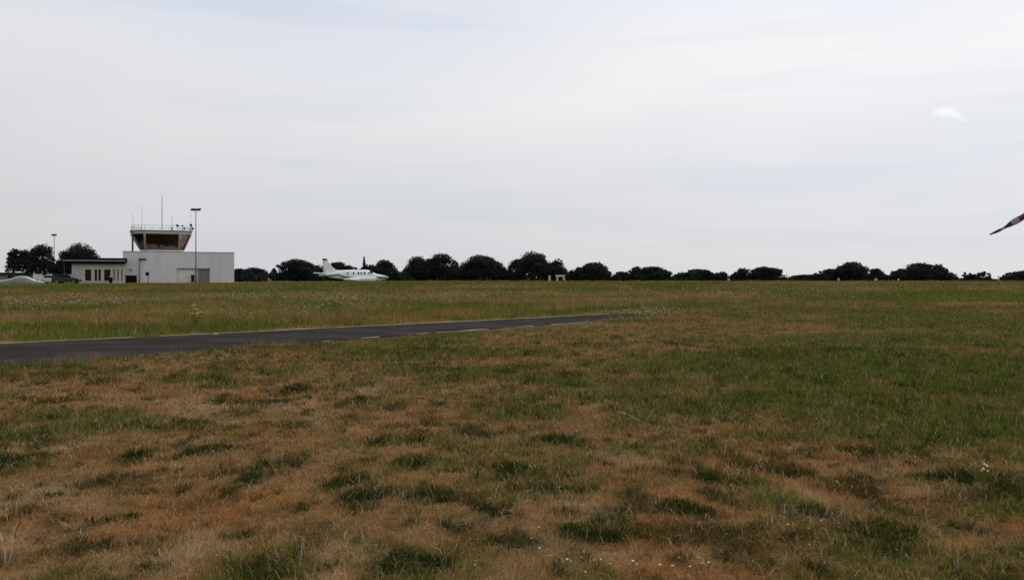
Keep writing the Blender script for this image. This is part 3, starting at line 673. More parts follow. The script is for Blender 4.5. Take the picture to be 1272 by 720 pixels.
# ------------------------------------------------------------------ lamp masts
def mast(px, top, Y, hw, label, dbl=True):
    x, y, zt = px_at(px, top, Y); zb = float(terrain(x, y)); h = zt - zb
    r_ = empty('lamp_mast', (x, y, zb), 0, label=label, cat='lamp mast', group='floodlight masts around the apron')
    MB().tube([(0, 0, -.1), (0, 0, h * .5), (0, 0, h)], [.13, .10, .075], 10).build('pole', M['galv'], r_, True)
    MB().tube([(0, 0, -.1), (0, 0, .5)], .2, 10).build('base', M['mast'], r_)
    MB().box(-hw * .9, hw * .9, -.05, .05, h - .12, h).build('cross_arm', M['mast'], r_)
    for sx in (-.55, .55):
        l_ = MB().rings([[(sx * hw - .42 * hw, -.35, h - .08), (sx * hw + .42 * hw, -.35, h - .08), (sx * hw + .42 * hw, .3, h + .08), (sx * hw - .42 * hw, .3, h + .08)],
                         [(sx * hw - .46 * hw, -.4, h + .18), (sx * hw + .46 * hw, -.4, h + .18), (sx * hw + .46 * hw, .34, h + .38), (sx * hw - .46 * hw, .34, h + .38)]]).build('lamp_head', M['dark'], r_, bevel=.03)
        MB().box(sx * hw - .36 * hw, sx * hw + .36 * hw, -.3, .2, h - .1, h - .083).build('lens', M['glass'], l_)
    MB().tube([(0, 0, h), (0, 0, h + .7)], [.03, .015], 6).build('lightning_rod', M['galv'], r_)
mast(243.3, 261, 180, .98, 'tall grey floodlight mast standing in front of the control tower block')
mast(67.3, 292.3, 240, .62, 'slender floodlight mast rising behind the leftmost trees')

# ------------------------------------------------------------------ shed wall, covered hump, vehicles at the left
x0s, x1s = px_at(-60, 346, 205)[0], px_at(44, 346, 205)[0]; zb = float(terrain(x0s, 205)); zt = px_at(0, 338, 205)[2] - zb
sh = empty('long_shed', (x0s, 205, zb), 0, label='long low grey shed with a dark roof edge behind the leftmost trees', cat='shed')
L_ = x1s - x0s; m_ = MB().box(0, L_, 0, 6, -.3, zt - .5)
m_.build('wall', M['shed'], sh)
MB().prism([(-.4, zt - .497), (L_ + .4, zt - .497), (L_ + .4, zt - .1), (-.4, zt)], 'y', -.5, 6.5).build('roof', M['dark'], sh)
for k in range(5):
    xx = L_ * (.1 + .19 * k); MB().box(xx, xx + 1.6, -.05, -.003, .9, 1.6).build('window', M['glass'], sh)
Yh = 118; xh, _, _ = px_at(25, 346, Yh); zb = float(terrain(xh, Yh)); s_ = Yh / F
hp = empty('covered_glider', (xh, Yh, zb - .25), 0, label='low grey humped shape with a white upper edge at the left frame edge', cat='covered aircraft')
prof = [(-38, 348.9), (-28, 348.7), (-18, 347.6), (-10, 345.7), (-4, 343.9), (0, 343.2), (5, 343.2), (9, 343.9), (14, 346.2), (19, 348.4), (26, 349.2), (29, 350)]
zz = lambda row: EYE + (HOR - row) / F * Yh - zb + .25
body, cap_ = [], []
for (dx, row) in prof:
    x = dx * s_; zt = zz(row); hw = .25 + .9 * max(0, (zt - .3)) ** .5
    body.append([(x, hw * cos(a), max(0.02, (zt - .06) * (sin(a) ** .8))) for a in np.linspace(0, pi, 13)])
    cap_.append([(x, (hw + .05) * cos(a), (zt + .02) * (sin(a) ** .8)) for a in np.linspace(pi * .44, pi * .56, 11)] + [(x, (hw - .02) * cos(a), (zt - .09) * (sin(a) ** .8)) for a in np.linspace(pi * .56, pi * .44, 11)])
MB().rings(body).build('cover_sheet', M['cover'], hp, True)
MB().rings(cap_).build('white_spine', M['cover_top'], hp, True)

def loft_car(name, label, px, Y, L, Hc, paint, prof, glassp, rz=0, pillars=True):
    x, y, _ = px_at(px, 346, Y); zb = float(terrain(x, y)); r_ = empty(name, (x, y, zb), rz, label=label, cat='van' if 'van' in name else 'car', group='vehicles parked by the left trees')
    W = .88
    low = [(a * L, b_ * Hc) for a, b_ in prof]
    sec = lambda yy, k: [(a * (1 if abs(yy) < .8 else .985), yy, c_ if c_ < .5 * Hc else c_) for a, c_ in low]
    rings_ = []
    for yy, tum in ((-W, 1), (-W * .96, 1), (W * .96, 1), (W, 1)):
        rings_.append([(a, yy * (1 if c_ < .6 * Hc else .84), c_ if abs(yy) < W else c_ * .97 + .01) for a, c_ in low])
    bd = MB().rings(rings_).build('body', paint, r_, bevel=.03)
    g_ = [(a * L, b_ * Hc) for a, b_ in glassp]
    for sy in (-1, 1):
        MB().rings([[(a, sy * (W * .985 if c_ < .6 * Hc else W * .85) , c_) for a, c_ in g_], [(a, sy * (W * .9 if c_ < .6 * Hc else W * .8), c_) for a, c_ in g_]]).build('side_window', M['glass'], r_)
    for wx in (-.31 * L, .31 * L):
        for sy in (-1, 1):
            w_ = MB().tube([(wx, sy * .66, .33), (wx, sy * .9, .33)], .33, 20).build('wheel', M['tyre'], r_)
            MB().tube([(wx, sy * .901, .33), (wx, sy * .915, .33)], .19, 14).build('rim', M['galv'], w_)
    for ex, nm, mt in ((-.497 * L, 'tail_light', M['red']), (.497 * L, 'headlight', M['pale_metal'])):
        for sy in (-.6, .6): MB().box(ex - .03, ex + .03, sy - .15, sy + .15, .42 * Hc, .50 * Hc).build(nm, mt, r_)
    return r_
SED = [(-.5, .2), (-.5, .52), (-.47, .62), (-.33, .66), (-.2, .97), (-.05, 1), (.12, .97), (.26, .66), (.44, .58), (.5, .46), (.5, .2)]
SEDG = [(-.29, .68), (-.19, .93), (.1, .93), (.21, .68)]
SUV = [(-.5, .2), (-.5, .5), (-.47, .9), (-.40, .98), (-.1, 1), (.12, .97), (.24, .66), (.44, .60), (.5, .46), (.5, .2)]
SUVG = [(-.42, .66), (-.40, .91), (.1, .92), (.2, .67)]
VAN = [(-.5, .16), (-.5, .9), (-.46, .99), (.2, 1), (.28, .95), (.40, .56), (.48, .48), (.5, .36), (.5, .16)]
VANG = [(.14, .58), (.14, .86), (.26, .86), (.36, .58)]
loft_car('parked_car', 'pale silver-beige car parked under the trees left of the low building', 65, 160, 4.4, 1.5, M['silver'], SED, SEDG)
loft_car('parked_car', 'dark car parked against the left end of the low building', 83, 150, 4.3, 1.62, M['dark_car'], SUV, SUVG, rz=.15)
loft_car('parked_van', 'white van glimpsed between the tree trunks at the left', 58, 196, 5.2, 2.35, M['van'], VAN, VANG)

# ------------------------------------------------------------------ twin engine aircraft
def stripe_paint():
    m = mat('aircraft_body_paint', (.72, .72, .71), .35, .04, 1.5); t = m.node_tree; b = t.nodes['Principled BSDF']; old = b.inputs['Base Color'].links[0].from_socket
    g = N(t, 'ShaderNodeTexCoord').outputs['Object']; s = N(t, 'ShaderNodeSeparateXYZ'); t.links.new(g, s.inputs[0]); X, _, Z = s.outputs
    # cheat line: flat along the cabin, sweeping up toward the tail
    tail = mth(t, 'POWER', mth(t, 'MAXIMUM', mth(t, 'SUBTRACT', mth(t, 'MULTIPLY', X, -1), 1.4), 0), 1.0)
    # it dips below the tailcone instead of following it
    up_ = mth(t, 'MULTIPLY', mth(t, 'MINIMUM', tail, 1.1), .42); dn_ = mth(t, 'MULTIPLY', mth(t, 'MAXIMUM', mth(t, 'SUBTRACT', tail, 1.1), 0), -.12)
    cz_ = mth(t, 'ADD', mth(t, 'ADD', up_, dn_), 1.36)
    d = mth(t, 'ABSOLUTE', mth(t, 'SUBTRACT', Z, cz_)); k = mth(t, 'LESS_THAN', d, .12)
    t.links.new(mixc(t, k, old, (.025, .025, .03)), b.inputs['Base Color']); return m
PY = 150; sp = PY / F
px0, _, _ = px_at(440, 346, PY); pz = float(terrain(px0, PY))
pz = EYE - 1.62
zg = EYE - pz                                   # height of the horizon row above the wheels' ground
ac = empty('twin_engine_aircraft', (px0, PY, float(terrain(px0, PY))), R(-3), label='white twin engine aeroplane with a swept dark-tipped tail parked beyond the rise', cat='aeroplane')
dzp = pz - float(terrain(px0, PY))
hz_ = lambda row: (HOR - row) * sp + zg + dzp
prof = [(395.5, 341.6, 342.6), (400, 340.5, 343.2), (405, 339.3, 344), (412, 337.8, 345.2), (420, 336, 346.4), (428, 335.2, 347.2), (440, 335, 347.6), (456, 335, 347.6), (459.5, 335.7, 347.6), (463, 337.6, 347.6), (467, 339.8, 347.4), (472, 340.8, 347.1), (478, 342.1, 346.6), (482, 343.3, 345.9), (484.3, 344.3, 345.0)]
rg = []
for p, t_, b_ in prof:
    x = (p - 440) * sp; z1, z0 = hz_(t_), hz_(b_); c_ = (z0 + z1) / 2; rz_ = (z1 - z0) / 2; ry = min(.72, rz_ * .95)
    rg.append([(x, ry * math.copysign(abs(cos(a)) ** .9, cos(a)), c_ + rz_ * math.copysign(abs(sin(a)) ** .9, sin(a))) for a in np.linspace(0, 2 * pi, 24, endpoint=False)])
MB().rings(rg).build('fuselage', stripe_paint(), ac, True)
def surf(name, pts, th, mt, parent=None):      # pts: outline (x,y,z) quads as aerofoil-ish lens
    base = [np.array(p, float) for p in pts]; n_ = np.cross(base[1] - base[0], base[2] - base[0]); n_ /= np.linalg.norm(n_); c = sum(base) / len(base)
    return MB().rings([[tuple(c + (p - c) * .97 - n_ * th / 2) for p in base], [tuple(p) for p in base], [tuple(c + (p - c) * .97 + n_ * th / 2) for p in base]]).build(name, mt, parent or ac, False)
X = lambda p: (p - 440) * sp
fin = surf('tail_fin', [(X(424), 0, hz_(335.6)), (X(417), 0, hz_(335)), (X(412), 0, hz_(331)), (X(405.5), 0, hz_(322.8)), (X(401), 0, hz_(322.8)), (X(402.5), 0, hz_(331)), (X(405), 0, hz_(339.5))], .16, M['white'])
surf('fin_cap', [(X(407), 0, hz_(323.2)), (X(404.8), 0, hz_(321)), (X(400), 0, hz_(321)), (X(400.2), 0, hz_(323.2))], .26, M['dark'], fin)
surf('rudder', [(X(402.3), 0, hz_(323.6)), (X(400.2), 0, hz_(323.6)), (X(401.6), 0, hz_(340)), (X(405.6), 0, hz_(340))], .10, M['pale_metal'], fin)
for sy in (-1, 1):
    surf('tailplane', [(X(405), sy * .1, hz_(339.9)), (X(396.5), sy * .1, hz_(339.9)), (X(394), sy * 2.7, hz_(339.9) + .12), (X(398.5), sy * 2.7, hz_(339.9) + .12)], .16, M['white'])
    wg = surf('wing', [(X(452), sy * .5, hz_(348.2)), (X(436), sy * .5, hz_(348.2)), (X(440), sy * 7.4, hz_(347.6) + .14), (X(448), sy * 7.4, hz_(347.6) + .14)], .24, M['white'])
    ne = []
    for p, rr_ in ((434, .08), (440, .3), (450, .42), (462, .45), (469, .40), (471.5, .26)):
        ne.append([(X(p), sy * 2.2 + rr_ * .8 * cos(a), hz_(347.4) + .12 + rr_ * sin(a)) for a in np.linspace(0, 2 * pi, 16, endpoint=False)])
    MB().rings(ne).build('engine_nacelle', M['white'], ac, True)
    pr = MB().tube([(X(471.4), sy * 2.2, hz_(347.4) + .12), (X(472.6), sy * 2.2, hz_(347.4) + .12), (X(475), sy * 2.2, hz_(347.4) + .12)], [.17, .14, .02], 12).build('spinner', M['pale_metal'], ac, True)
    for k in range(3):
        a = 2 * pi * k / 3 + .5; zc = hz_(347.4) + .12; d = np.array([0, cos(a), sin(a)]); s2 = np.array([.05, -sin(a) * .08, cos(a) * .08]); c0 = np.array([X(472.6), sy * 2.2, zc])
        MB().rings([[tuple(c0 + d * .1 + s2 * .6), tuple(c0 + d * .1 - s2 * .6), tuple(c0 + d * .1 - s2 * .6 + (.02, 0, 0))], [tuple(c0 + d * .6 + s2), tuple(c0 + d * .6 - s2), tuple(c0 + d * .6 - s2 + (.02, 0, 0))], [tuple(c0 + d * 1.12 + s2 * .4), tuple(c0 + d * 1.12 - s2 * .4), tuple(c0 + d * 1.12 - s2 * .4 + (.01, 0, 0))]]).build('propeller_blade', M['dark'], pr)
    MB().tube([(X(446), sy * 2.2, hz_(346) - .2), (X(446), sy * 2.2, .3)], .07).build('landing_gear', M['pale_metal'], ac)
    MB().tube([(X(446), sy * 2.2 - .1, .3 ), (X(446), sy * 2.2 + .1, .3)], .3, 16).build('wheel', M['tyre'], ac)
MB().tube([(X(478), 0, hz_(346)), (X(478), 0, .25)], .06).build('landing_gear', M['pale_metal'], ac)
MB().tube([(X(478), -.08, .25), (X(478), .08, .25)], .25, 16).build('wheel', M['tyre'], ac)
for p, w_ in ((433.2, 1.7), (440.6, 1.8), (446.4, 2.0), (449.9, 1.8), (454.2, 2.3), (459.6, 2.0)):
    for sy in (-1, 1):
        zc = hz_(339.3); hw = w_ * sp / 2
        MB().rings([[(X(p) + hw * cos(a), sy * yy, zc + .2 * sin(a) - (.05 if w_ == 2.0 and p > 458 else 0)) for a in np.linspace(0, 2 * pi, 14, endpoint=False)] for yy in (.60, .735 if p < 458 else .70)]).build('cabin_window', M['glass'], ac)
for sy in (-1, 1):
    MB().rings([[(X(459.8), sy * .25, hz_(335.9)), (X(464), sy * .22, hz_(338.2)), (X(464), sy * .60, hz_(339.4)), (X(460.5), sy * .62, hz_(338.6))], [(X(460.3), sy * .28, hz_(335.7)), (X(464.6), sy * .24, hz_(337.9)), (X(464.3), sy * .66, hz_(339.2)), (X(460.9), sy * .68, hz_(338.4))]]).build('windscreen', M['glass'], ac)
MB().tube([(X(439.5), 0, hz_(335.1)), (X(439), 0, hz_(332.4))], [.05, .02]).build('blade_aerial', M['white'], ac)

# dark tail fin of another aircraft / slim tree shapes behind are grown with the trees below

# ------------------------------------------------------------------ small white field furniture on the rise
def cabin(px, row, Y, wpx, hpx, label):
    x, y, zt = px_at(px, row, Y); zb = float(terrain(x, y)); h = zt - zb; w_ = wpx * Y / F
    r_ = empty('field_shelter', (x, y, zb), 0, label=label, cat='shelter')
    MB().box(-w_ / 2 - .1, w_ / 2 + .1, -.9, .9, h - .28, h).build('roof', M['cream'], r_, bevel=.04)
    for sx in (-1, 1):
        for sy in (-1, 1): MB().tube([(sx * (w_ / 2 + (.28 if sx > 0 else .0)), sy * .75, -.1), (sx * (w_ / 2 - .15), sy * .75, h - .28)], .12, 8).build('leg', M['cream'], r_)
    MB().box(-w_ / 4, w_ / 3, -.5, .5, -.1, h * .4).build('bench', M['cream'], r_, bevel=.04)
cabin(696, 341.4, 135, 9.5, 6, 'small white open-sided shelter with splayed legs before the dark trees')
def post(px, row, Y, wd, label, name='marker_post'):
    x, y, zt = px_at(px, row, Y); zb = float(terrain(x, y)); h = zt - zb
    r_ = empty(name, (x, y, zb), 0, label=label, cat='marker', group='white markers along the far edge of the field')
    MB().rings([[(-wd / 2, -.06, -.1), (wd / 2, -.06, -.1), (wd / 2, .06, -.1), (-wd / 2, .06, -.1)], [(-wd / 2, -.06, h), (wd / 2, -.06, h), (wd / 2, .06, h), (-wd / 2, .06, h)]]).build('post', M['cream'], r_, bevel=.015)
    MB().box(-wd / 2 - .03, wd / 2 + .03, -.09, .09, h + .002, h + .05).build('cap', M['cream'], r_)
post(682.6, 342.4, 135, .34, 'stubby white post just left of the small white shelter')
post(1041.5, 345.6, 128, .24, 'small white marker at the foot of the largest right-hand trees')
post(905, 346.0, 128, .26, 'small white marker near the gap left of the sparse trees')
post(1088, 346.0, 128, .36, 'wide low white marker right of the largest right-hand trees')
post(1116, 346.4, 128, .22, 'faint white marker under the rightmost big tree')

# ------------------------------------------------------------------ windsock entering at the right
WY = 50
tip = np.array(px_at(1229.5, 291.5, WY)); e2 = np.array(px_at(1272, 268.3, WY)); dr = (e2 - tip); Lv = np.linalg.norm(dr); dr /= Lv
pole_top = tip + dr * (Lv + 1.75); mx_ = pole_top[0] + .12; zbm = float(terrain(mx_, WY))
wm = empty('windsock_mast', (mx_, WY, zbm), 0, label='mast that carries the red and white windsock', cat='mast')
MB().tube([(0, 0, -.1), (0, 0, pole_top[2] - zbm + .5)], [.07, .04], 10).build('pole', M['galv'], wm, True)
ws = empty('windsock', tuple(pole_top), 0, label='drooping dark red windsock with pale bands, its thin tail tip entering at the right', cat='windsock')
def sock(t):  # distance from the tip in metres -> centre (local), radii
    p = tip + dr * t - pole_top; sag = -.05 * sin(pi * min(1, t / 2.2)); p = p + np.array([0, 0, sag])
    r_ = .035 + .19 * (t / (Lv + 1.6)) ** 1.05 * 1.45 + .03 * sin(t * 5) * min(1, t)
    return p, r_
side = np.array([0, 1.0, 0]); upv = np.cross(side, dr); upv /= np.linalg.norm(upv)
def band(t0, t1, mt, cap=False):
    rs = []
    for t in np.linspace(t0, t1, 10):
        p, r_ = sock(t); r_ *= 1
        rs.append([tuple(p + upv * r_ * (1 + .10 * sin(3 * a + t * 4)) * sin(a) + side * r_ * .9 * (1 + .12 * sin(2 * a + t * 3)) * cos(a)) for a in np.linspace(0, 2 * pi, 20, endpoint=False)])
    inner = []
    for t in np.linspace(t1, t0, 4):
        p, r_ = sock(t); r_ -= .012; inner.append([tuple(p + upv * r_ * (1 + .10 * sin(3 * a + t * 4)) * sin(a) + side * r_ * .9 * (1 + .12 * sin(2 * a + t * 3)) * cos(a)) for a in np.linspace(0, 2 * pi, 20, endpoint=False)])
    MB().rings(rs + inner, cap=False).build('fabric_band', mt, ws, True)
pxm = Lv / 42.5
for a, b_, mt in ((0, 14, 'sockdark'), (14, 17.5, 'sockwhite'), (17.5, 26.5, 'sockdark'), (26.5, 35, 'sockwhite'), (35, 55, 'red'), (55, 63, 'sockwhite'), (63, 73.5, 'red')):
    band(a * pxm, b_ * pxm, M[mt])
p, r_ = sock(73.6 * pxm); MB().tube([tuple(p + upv * r_ * 1.02 * sin(a) + side * r_ * cos(a)) for a in np.linspace(0, 2 * pi, 21)], .02, 6).build('hoop', M['galv'], ws)

# ------------------------------------------------------------------ trees
def tree(name, px, top, wpx, Y, label, bot=None, dens=1.0, seed=0, shape='oak', group='dark trees on the skyline', cat='tree', col=(.024, .031, .027)):
    r0 = np.random.default_rng(seed + 1000)
    x, y, zt = px_at(px, top, Y); zb = float(terrain(x, y)); H_ = zt - zb; W_ = wpx * (1.0 if shape == 'slim' else 1.16) * Y / F
    clear = H_ * .06 if bot is None else EYE + (HOR - bot) / F * Y - zb
    root = empty(name, (x, y, zb), 0, label=label, cat=cat, group=group)
    # lobes
    lob = []
    if shape == 'slim':
        lob = [(0, 0, clear + (H_ - clear) * t, W_ * .75 * (1 - t * .98), W_ * .75 * (1 - t * .98), (H_ - clear) * .16) for t in (.1, .3, .5, .7, .87)]
    else:
        hh = H_ - clear; pw = r0.uniform(1.7, 2.3); u0 = r0.uniform(-.22, .22)
        nl = int(20 + W_ * 1.2)
        for k in range(nl):
            u = r0.uniform(-1, 1); v_ = r0.uniform(-1, 1) * math.sqrt(1 - u * u) * .8
            d2 = min(1, abs((u - u0) / (1 + (abs(u0) if (u < u0) == (u0 > 0) else -abs(u0)))) ** pw)
            hmax = hh * (1 - d2) ** (.5 if shape == 'oak' else .6)
            rr_ = r0.uniform(.09, .25) * min(hh, W_ * .8) * (.75 if dens < .8 else 1)
            zc = clear + max(rr_ * .5, hmax * r0.uniform(.35, 1.0) ** .6 - rr_ * .75)
            lob.append((u * (W_ / 2 - rr_ * .7), v_ * W_ / 2, zc, rr_ * r0.uniform(1.0, 1.5), rr_ * 1.2, rr_ * r0.uniform(.65, .95)))
        if dens >= .8:
            lob.append((u0 * W_ * .3, 0, clear + hh * .42, W_ * .34, W_ * .32, hh * .44)); lob.append((r0.uniform(-.1, .1) * W_, 0, clear + hh * .26, W_ * .45, W_ * .38, hh * .27))
            lob.append((u0 * W_ * .5, 0, H_ - hh * .22, W_ * .22, W_ * .22, hh * .22))
    vol = np.array([l[3] * l[4] * l[5] for l in lob]); area = np.array([max(l[3] * l[5], .05) for l in lob]); cnt = area / area.sum()
    n = int(np.clip(W_ * H_ * 105 * dens, 500, 14000)); idx = r0.choice(len(lob), n, p=cnt); L = np.array(lob)[idx]
    d = r0.normal(size=(n, 3)); d /= np.linalg.norm(d, axis=1)[:, None]; rad = np.where(r0.random(n) < .75, r0.uniform(.78, 1.06, n), r0.uniform(.1, .8, n)); rad = np.where(r0.random(n) < .06, r0.uniform(1.05, 1.3, n), rad)
    c = L[:, :3] + d * L[:, 3:] * rad[:, None]; c[:, 2] = np.maximum(c[:, 2], clear * .7)
    sz = Y / F * r0.uniform(1.0, 2.3, n) * (.85 if dens < .8 else 1); sz = np.where(rad < .78, sz * 1.7, sz)
    a = r0.normal(size=(n, 3)); a /= np.linalg.norm(a, axis=1)[:, None]; b = np.cross(a, r0.normal(size=(n, 3))); b /= np.linalg.norm(b, axis=1)[:, None]
    a *= sz[:, None] * .5; b *= sz[:, None] * .38
    v = np.stack([c - a, c - b * 1.0 + a * .1, c + a, c + b + a * .1], 1)
    cc = np.array(col) * (1 + (r0.random((n, 1)) - .5) * .7) * (1 + (fbm(c[:, 0] * .6 + seed, c[:, 2] * .6, 3)[:, None] - .5) * 1.0)
    cr = fast_mesh('crown', v.reshape(-1, 3), np.arange(n * 4), 4, M['leaf'], np.repeat(cc, 4, 0)); cr.parent = root
    # trunk with limbs reaching into the crown
    m_ = MB(); tr = max(.12, min(.45, W_ * .035)); fork = max(clear, H_ * .25)
    m_.tube([(0, 0, -.3), (r0.uniform(-.1, .1), 0, fork * .5), (r0.uniform(-.2, .2), 0, fork), (0, 0, H_ * .72)], [tr * 1.3, tr, tr * .85, tr * .3], 8)
    if shape != 'slim':
        for l in lob[:6]:
            m_.tube([(0, 0, fork * .9), (l[0] * .5, l[1] * .5, fork * .9 + (l[2] - fork * .9) * .6), (l[0] * .95, l[1] * .95, l[2])], [tr * .55, tr * .35, tr * .12], 6)
    m_.build('trunk', M['trunk'], root, True)
    return root

LG = 'trees by the low building'; GC = (.024, .030, .026)
LEFT = [
    ('broadleaf_tree', 16.5, 308.5, 17, 186, 'narrow dark tree leftmost in the picture', 338, 1.2), ('broadleaf_tree', 35, 310, 25, 188, 'rounded dark tree second from the left edge', 339, 1.2),
    ('broadleaf_tree', 55, 302.5, 31, 184, 'fullest of the three trees at the left, in front of the slender mast', 340, 1.2), ('broadleaf_tree', 103, 301.5, 46, 218, 'broad domed tree rising behind the low building roof', 343, 1.2),
    ('broadleaf_tree', 82, 311, 22, 214, 'small tree between the left trio and the low building', 343, 1.1), ('bush', 74, 327, 26, 214, 'dark bush filling in behind the parked cars', 346, 1.2)]
for i, (nm, px, top, wp, Y, lb, bt, dn) in enumerate(LEFT):
    tree(nm, px, top, wp, Y, lb, bot=bt, dens=dn, seed=i, group=LG, shape='round', col=GC, cat='bush' if nm == 'bush' else 'tree')
SKY = [
    ('bush', 298, 333.5, 34, 250, 'low sloping bush hard against the right end of the tower block', 1.2, 'oak'),
    ('bush', 318, 332.3, 40, 270, 'low domed bush right of the tower block', 1.2, 'oak'),
    ('small_tree', 340.5, 333, 9, 290, 'tiny round tree standing alone in a gap left of the aeroplane', 1.0, 'round'),
    ('oak_tree', 370, 321.8, 52, 275, 'large domed tree just left of the aeroplane tail', 1.2, 'oak'),
    ('bush', 393, 329, 26, 285, 'ragged bush right behind the aeroplane tailplane', .9, 'oak'),
    ('oak_tree', 423, 325.5, 46, 290, 'sloping tree above the rear of the aeroplane', 1.2, 'oak'),
    ('cypress_tree', 452.3, 319.6, 5.5, 290, 'slim pointed dark tree spiking above the aeroplane cabin', 1.6, 'slim'),
    ('bush', 458, 328.5, 26, 292, 'low bush around the foot of the slim pointed tree', 1.1, 'oak'),
    ('oak_tree', 480, 322.8, 38, 280, 'domed tree just above the aeroplane nose', 1.2, 'oak'),
    ('bush', 502, 337, 22, 290, 'low bush filling the dip right of the aeroplane nose', 1.1, 'oak'),
    ('oak_tree', 522, 318.5, 40, 300, 'left shoulder tree of the long dark clump in mid skyline', 1.2, 'oak'),
    ('oak_tree', 547, 314.8, 52, 300, 'tall flat-topped tree of the long dark clump in mid skyline', 1.2, 'oak'),
    ('oak_tree', 600, 316.6, 56, 300, 'domed tree between the long dark clump and the tallest tree', 1.2, 'oak'),
    ('bush', 575, 331, 30, 305, 'dark bush joining the flat-topped tree to the domed one', 1.2, 'oak'),
    ('bush', 624, 335, 26, 305, 'low bush at the left foot of the tallest tree', 1.1, 'oak'),
    ('oak_tree', 664, 312, 50, 300, 'tallest tree of the skyline, right of centre of the long clump', 1.2, 'oak'),
    ('small_tree', 641, 320.5, 22, 302, 'airy branch-like tree at the left side of the tallest tree', .45, 'oak'),
    ('small_tree', 690, 321.5, 27, 300, 'smaller tree leaning on the right of the tallest tree', .9, 'round'),
    ('bush', 711, 335, 22, 305, 'low bush right behind the small white shelter', 1.2, 'oak'),
    ('oak_tree', 734, 325.8, 45, 305, 'squat flat-topped tree right of the small white shelter', 1.2, 'oak'),
    ('bush', 770, 337, 26, 310, 'low bush at the start of the long low hedge row', 1.1, 'oak'),
    ('small_tree', 789, 329.5, 22, 310, 'small tufted tree rising from the low row past the squat tree', .6, 'round'),
    ('oak_tree', 808, 331, 52, 310, 'wide low tree in the row past the squat tree', 1.2, 'oak'),
    ('bush', 845, 338, 20, 315, 'small bush between the two wide low trees', .9, 'oak'),
    ('oak_tree', 869, 334, 42, 315, 'wide low domed tree left of the sparse tree', 1.2, 'oak'),
    ('bush', 895, 337, 18, 315, 'small bush just left of the sparse tree', 1.0, 'oak'),
    ('bare_tree', 924, 329.8, 24, 300, 'sparse tree with sky showing through its branches', .35, 'round'),
    ('bush', 921, 339, 32, 302, 'dark low bush under the sparse tree', 1.1, 'oak'),
    ('oak_tree', 952, 331.4, 42, 300, 'bushy tree right of the sparse tree, before the gap', 1.2, 'oak'),
    ('bush', 997, 341, 38, 320, 'very low bush just right of the skyline gap', 1.2, 'oak'),
    ('oak_tree', 1028, 334, 34, 315, 'stepped low tree left of the tall right-hand dome', 1.0, 'oak'),
    ('oak_tree', 1054, 325, 46, 310, 'tall dome rising highest in the right half of the skyline', 1.2, 'oak'),
    ('small_tree', 1089, 333.3, 24, 312, 'small tree right beside the tall right-hand dome', 1.1, 'round'),
    ('small_tree', 1118, 333.8, 24, 312, 'ragged small tree left of the wide right-hand dome', .9, 'round'),
    ('oak_tree', 1148, 326.8, 56, 305, 'wide dome-shaped tree, last big one toward the right', 1.2, 'oak'),
    ('bush', 1178, 338, 20, 308, 'straggling bush at the right foot of the wide dome', .8, 'oak'),
    ('small_tree', 1203, 338, 16, 300, 'see-through little tree left of the pair by the right edge', .5, 'round'),
    ('small_tree', 1220, 336, 20, 300, 'see-through little tree right of its twin near the right edge', .6, 'round'),
    ('bush', 1214, 344, 44, 302, 'very low scrub under the two see-through little trees', .8, 'oak'),
    ('oak_tree', 1266, 336.5, 40, 305, 'low dark tree cut by the right frame edge', 1.2, 'oak'),
    ('oak_tree', 1310, 332, 50, 305, 'tree standing past the right frame edge', 1.2, 'oak'),
]
for i, (nm, px, top, wp, Y, lb, dn, shp) in enumerate(SKY):
    tree(nm, px, top, wp, Y, lb, dens=dn, seed=50 + i, shape=shp, cat='bush' if nm == 'bush' else 'tree')
# hedge bottoms: one clipped length under each run of trees
def hedge(p0, p1, row, Y, lab, seed):
    r0 = np.random.default_rng(seed); x0_, x1_ = (p0 - 636) / F * Y, (p1 - 636) / F * Y; n = int((x1_ - x0_) * 75)
    x = r0.uniform(x0_, x1_, n); zb = float(terrain((x0_ + x1_) / 2, Y)); top = EYE + (HOR - row) / F * Y - zb
    hh = top * (.72 + .5 * fbm(x * .35 + seed, x * 0, 3)); z_ = r0.random(n) ** .8 * hh; y_ = r0.uniform(-1.2, 1.2, n)
    c = np.stack([x - x0_, y_, z_], 1); sz = Y / F * r0.uniform(1.3, 2.6, n); a = r0.normal(size=(n, 3)); a /= np.linalg.norm(a, axis=1)[:, None]; b = np.cross(a, r0.normal(size=(n, 3))); b /= np.linalg.norm(b, axis=1)[:, None]
    a *= sz[:, None] * .5; b *= sz[:, None] * .4; v = np.stack([c - a, c - b, c + a, c + b], 1)
    o = fast_mesh('hedge', v.reshape(-1, 3), np.arange(n * 4), 4, M['leaf'], np.repeat(np.array((.020, .024, .021)) * (1 + (r0.random((n, 1)) - .5) * .6), 4, 0))
    o.location = (x0_, Y, zb); tag(o, lab, 'hedge', 'hedge runs under the skyline trees')
hedge(289, 332, 341, 262, 'low hedge run right of the tower block', 1)
hedge(350, 514, 341, 300, 'low hedge run behind the aeroplane', 2)
hedge(508, 758, 340.5, 312, 'long hedge run under the tallest skyline trees', 3)
hedge(760, 970, 343, 322, 'low hedge run under the wide low trees and the sparse tree', 4)
hedge(984, 1184, 342.5, 322, 'low hedge run under the right-hand domed trees', 5)
hedge(1246, 1340, 343.5, 312, 'low hedge run cut by the right frame edge', 6)

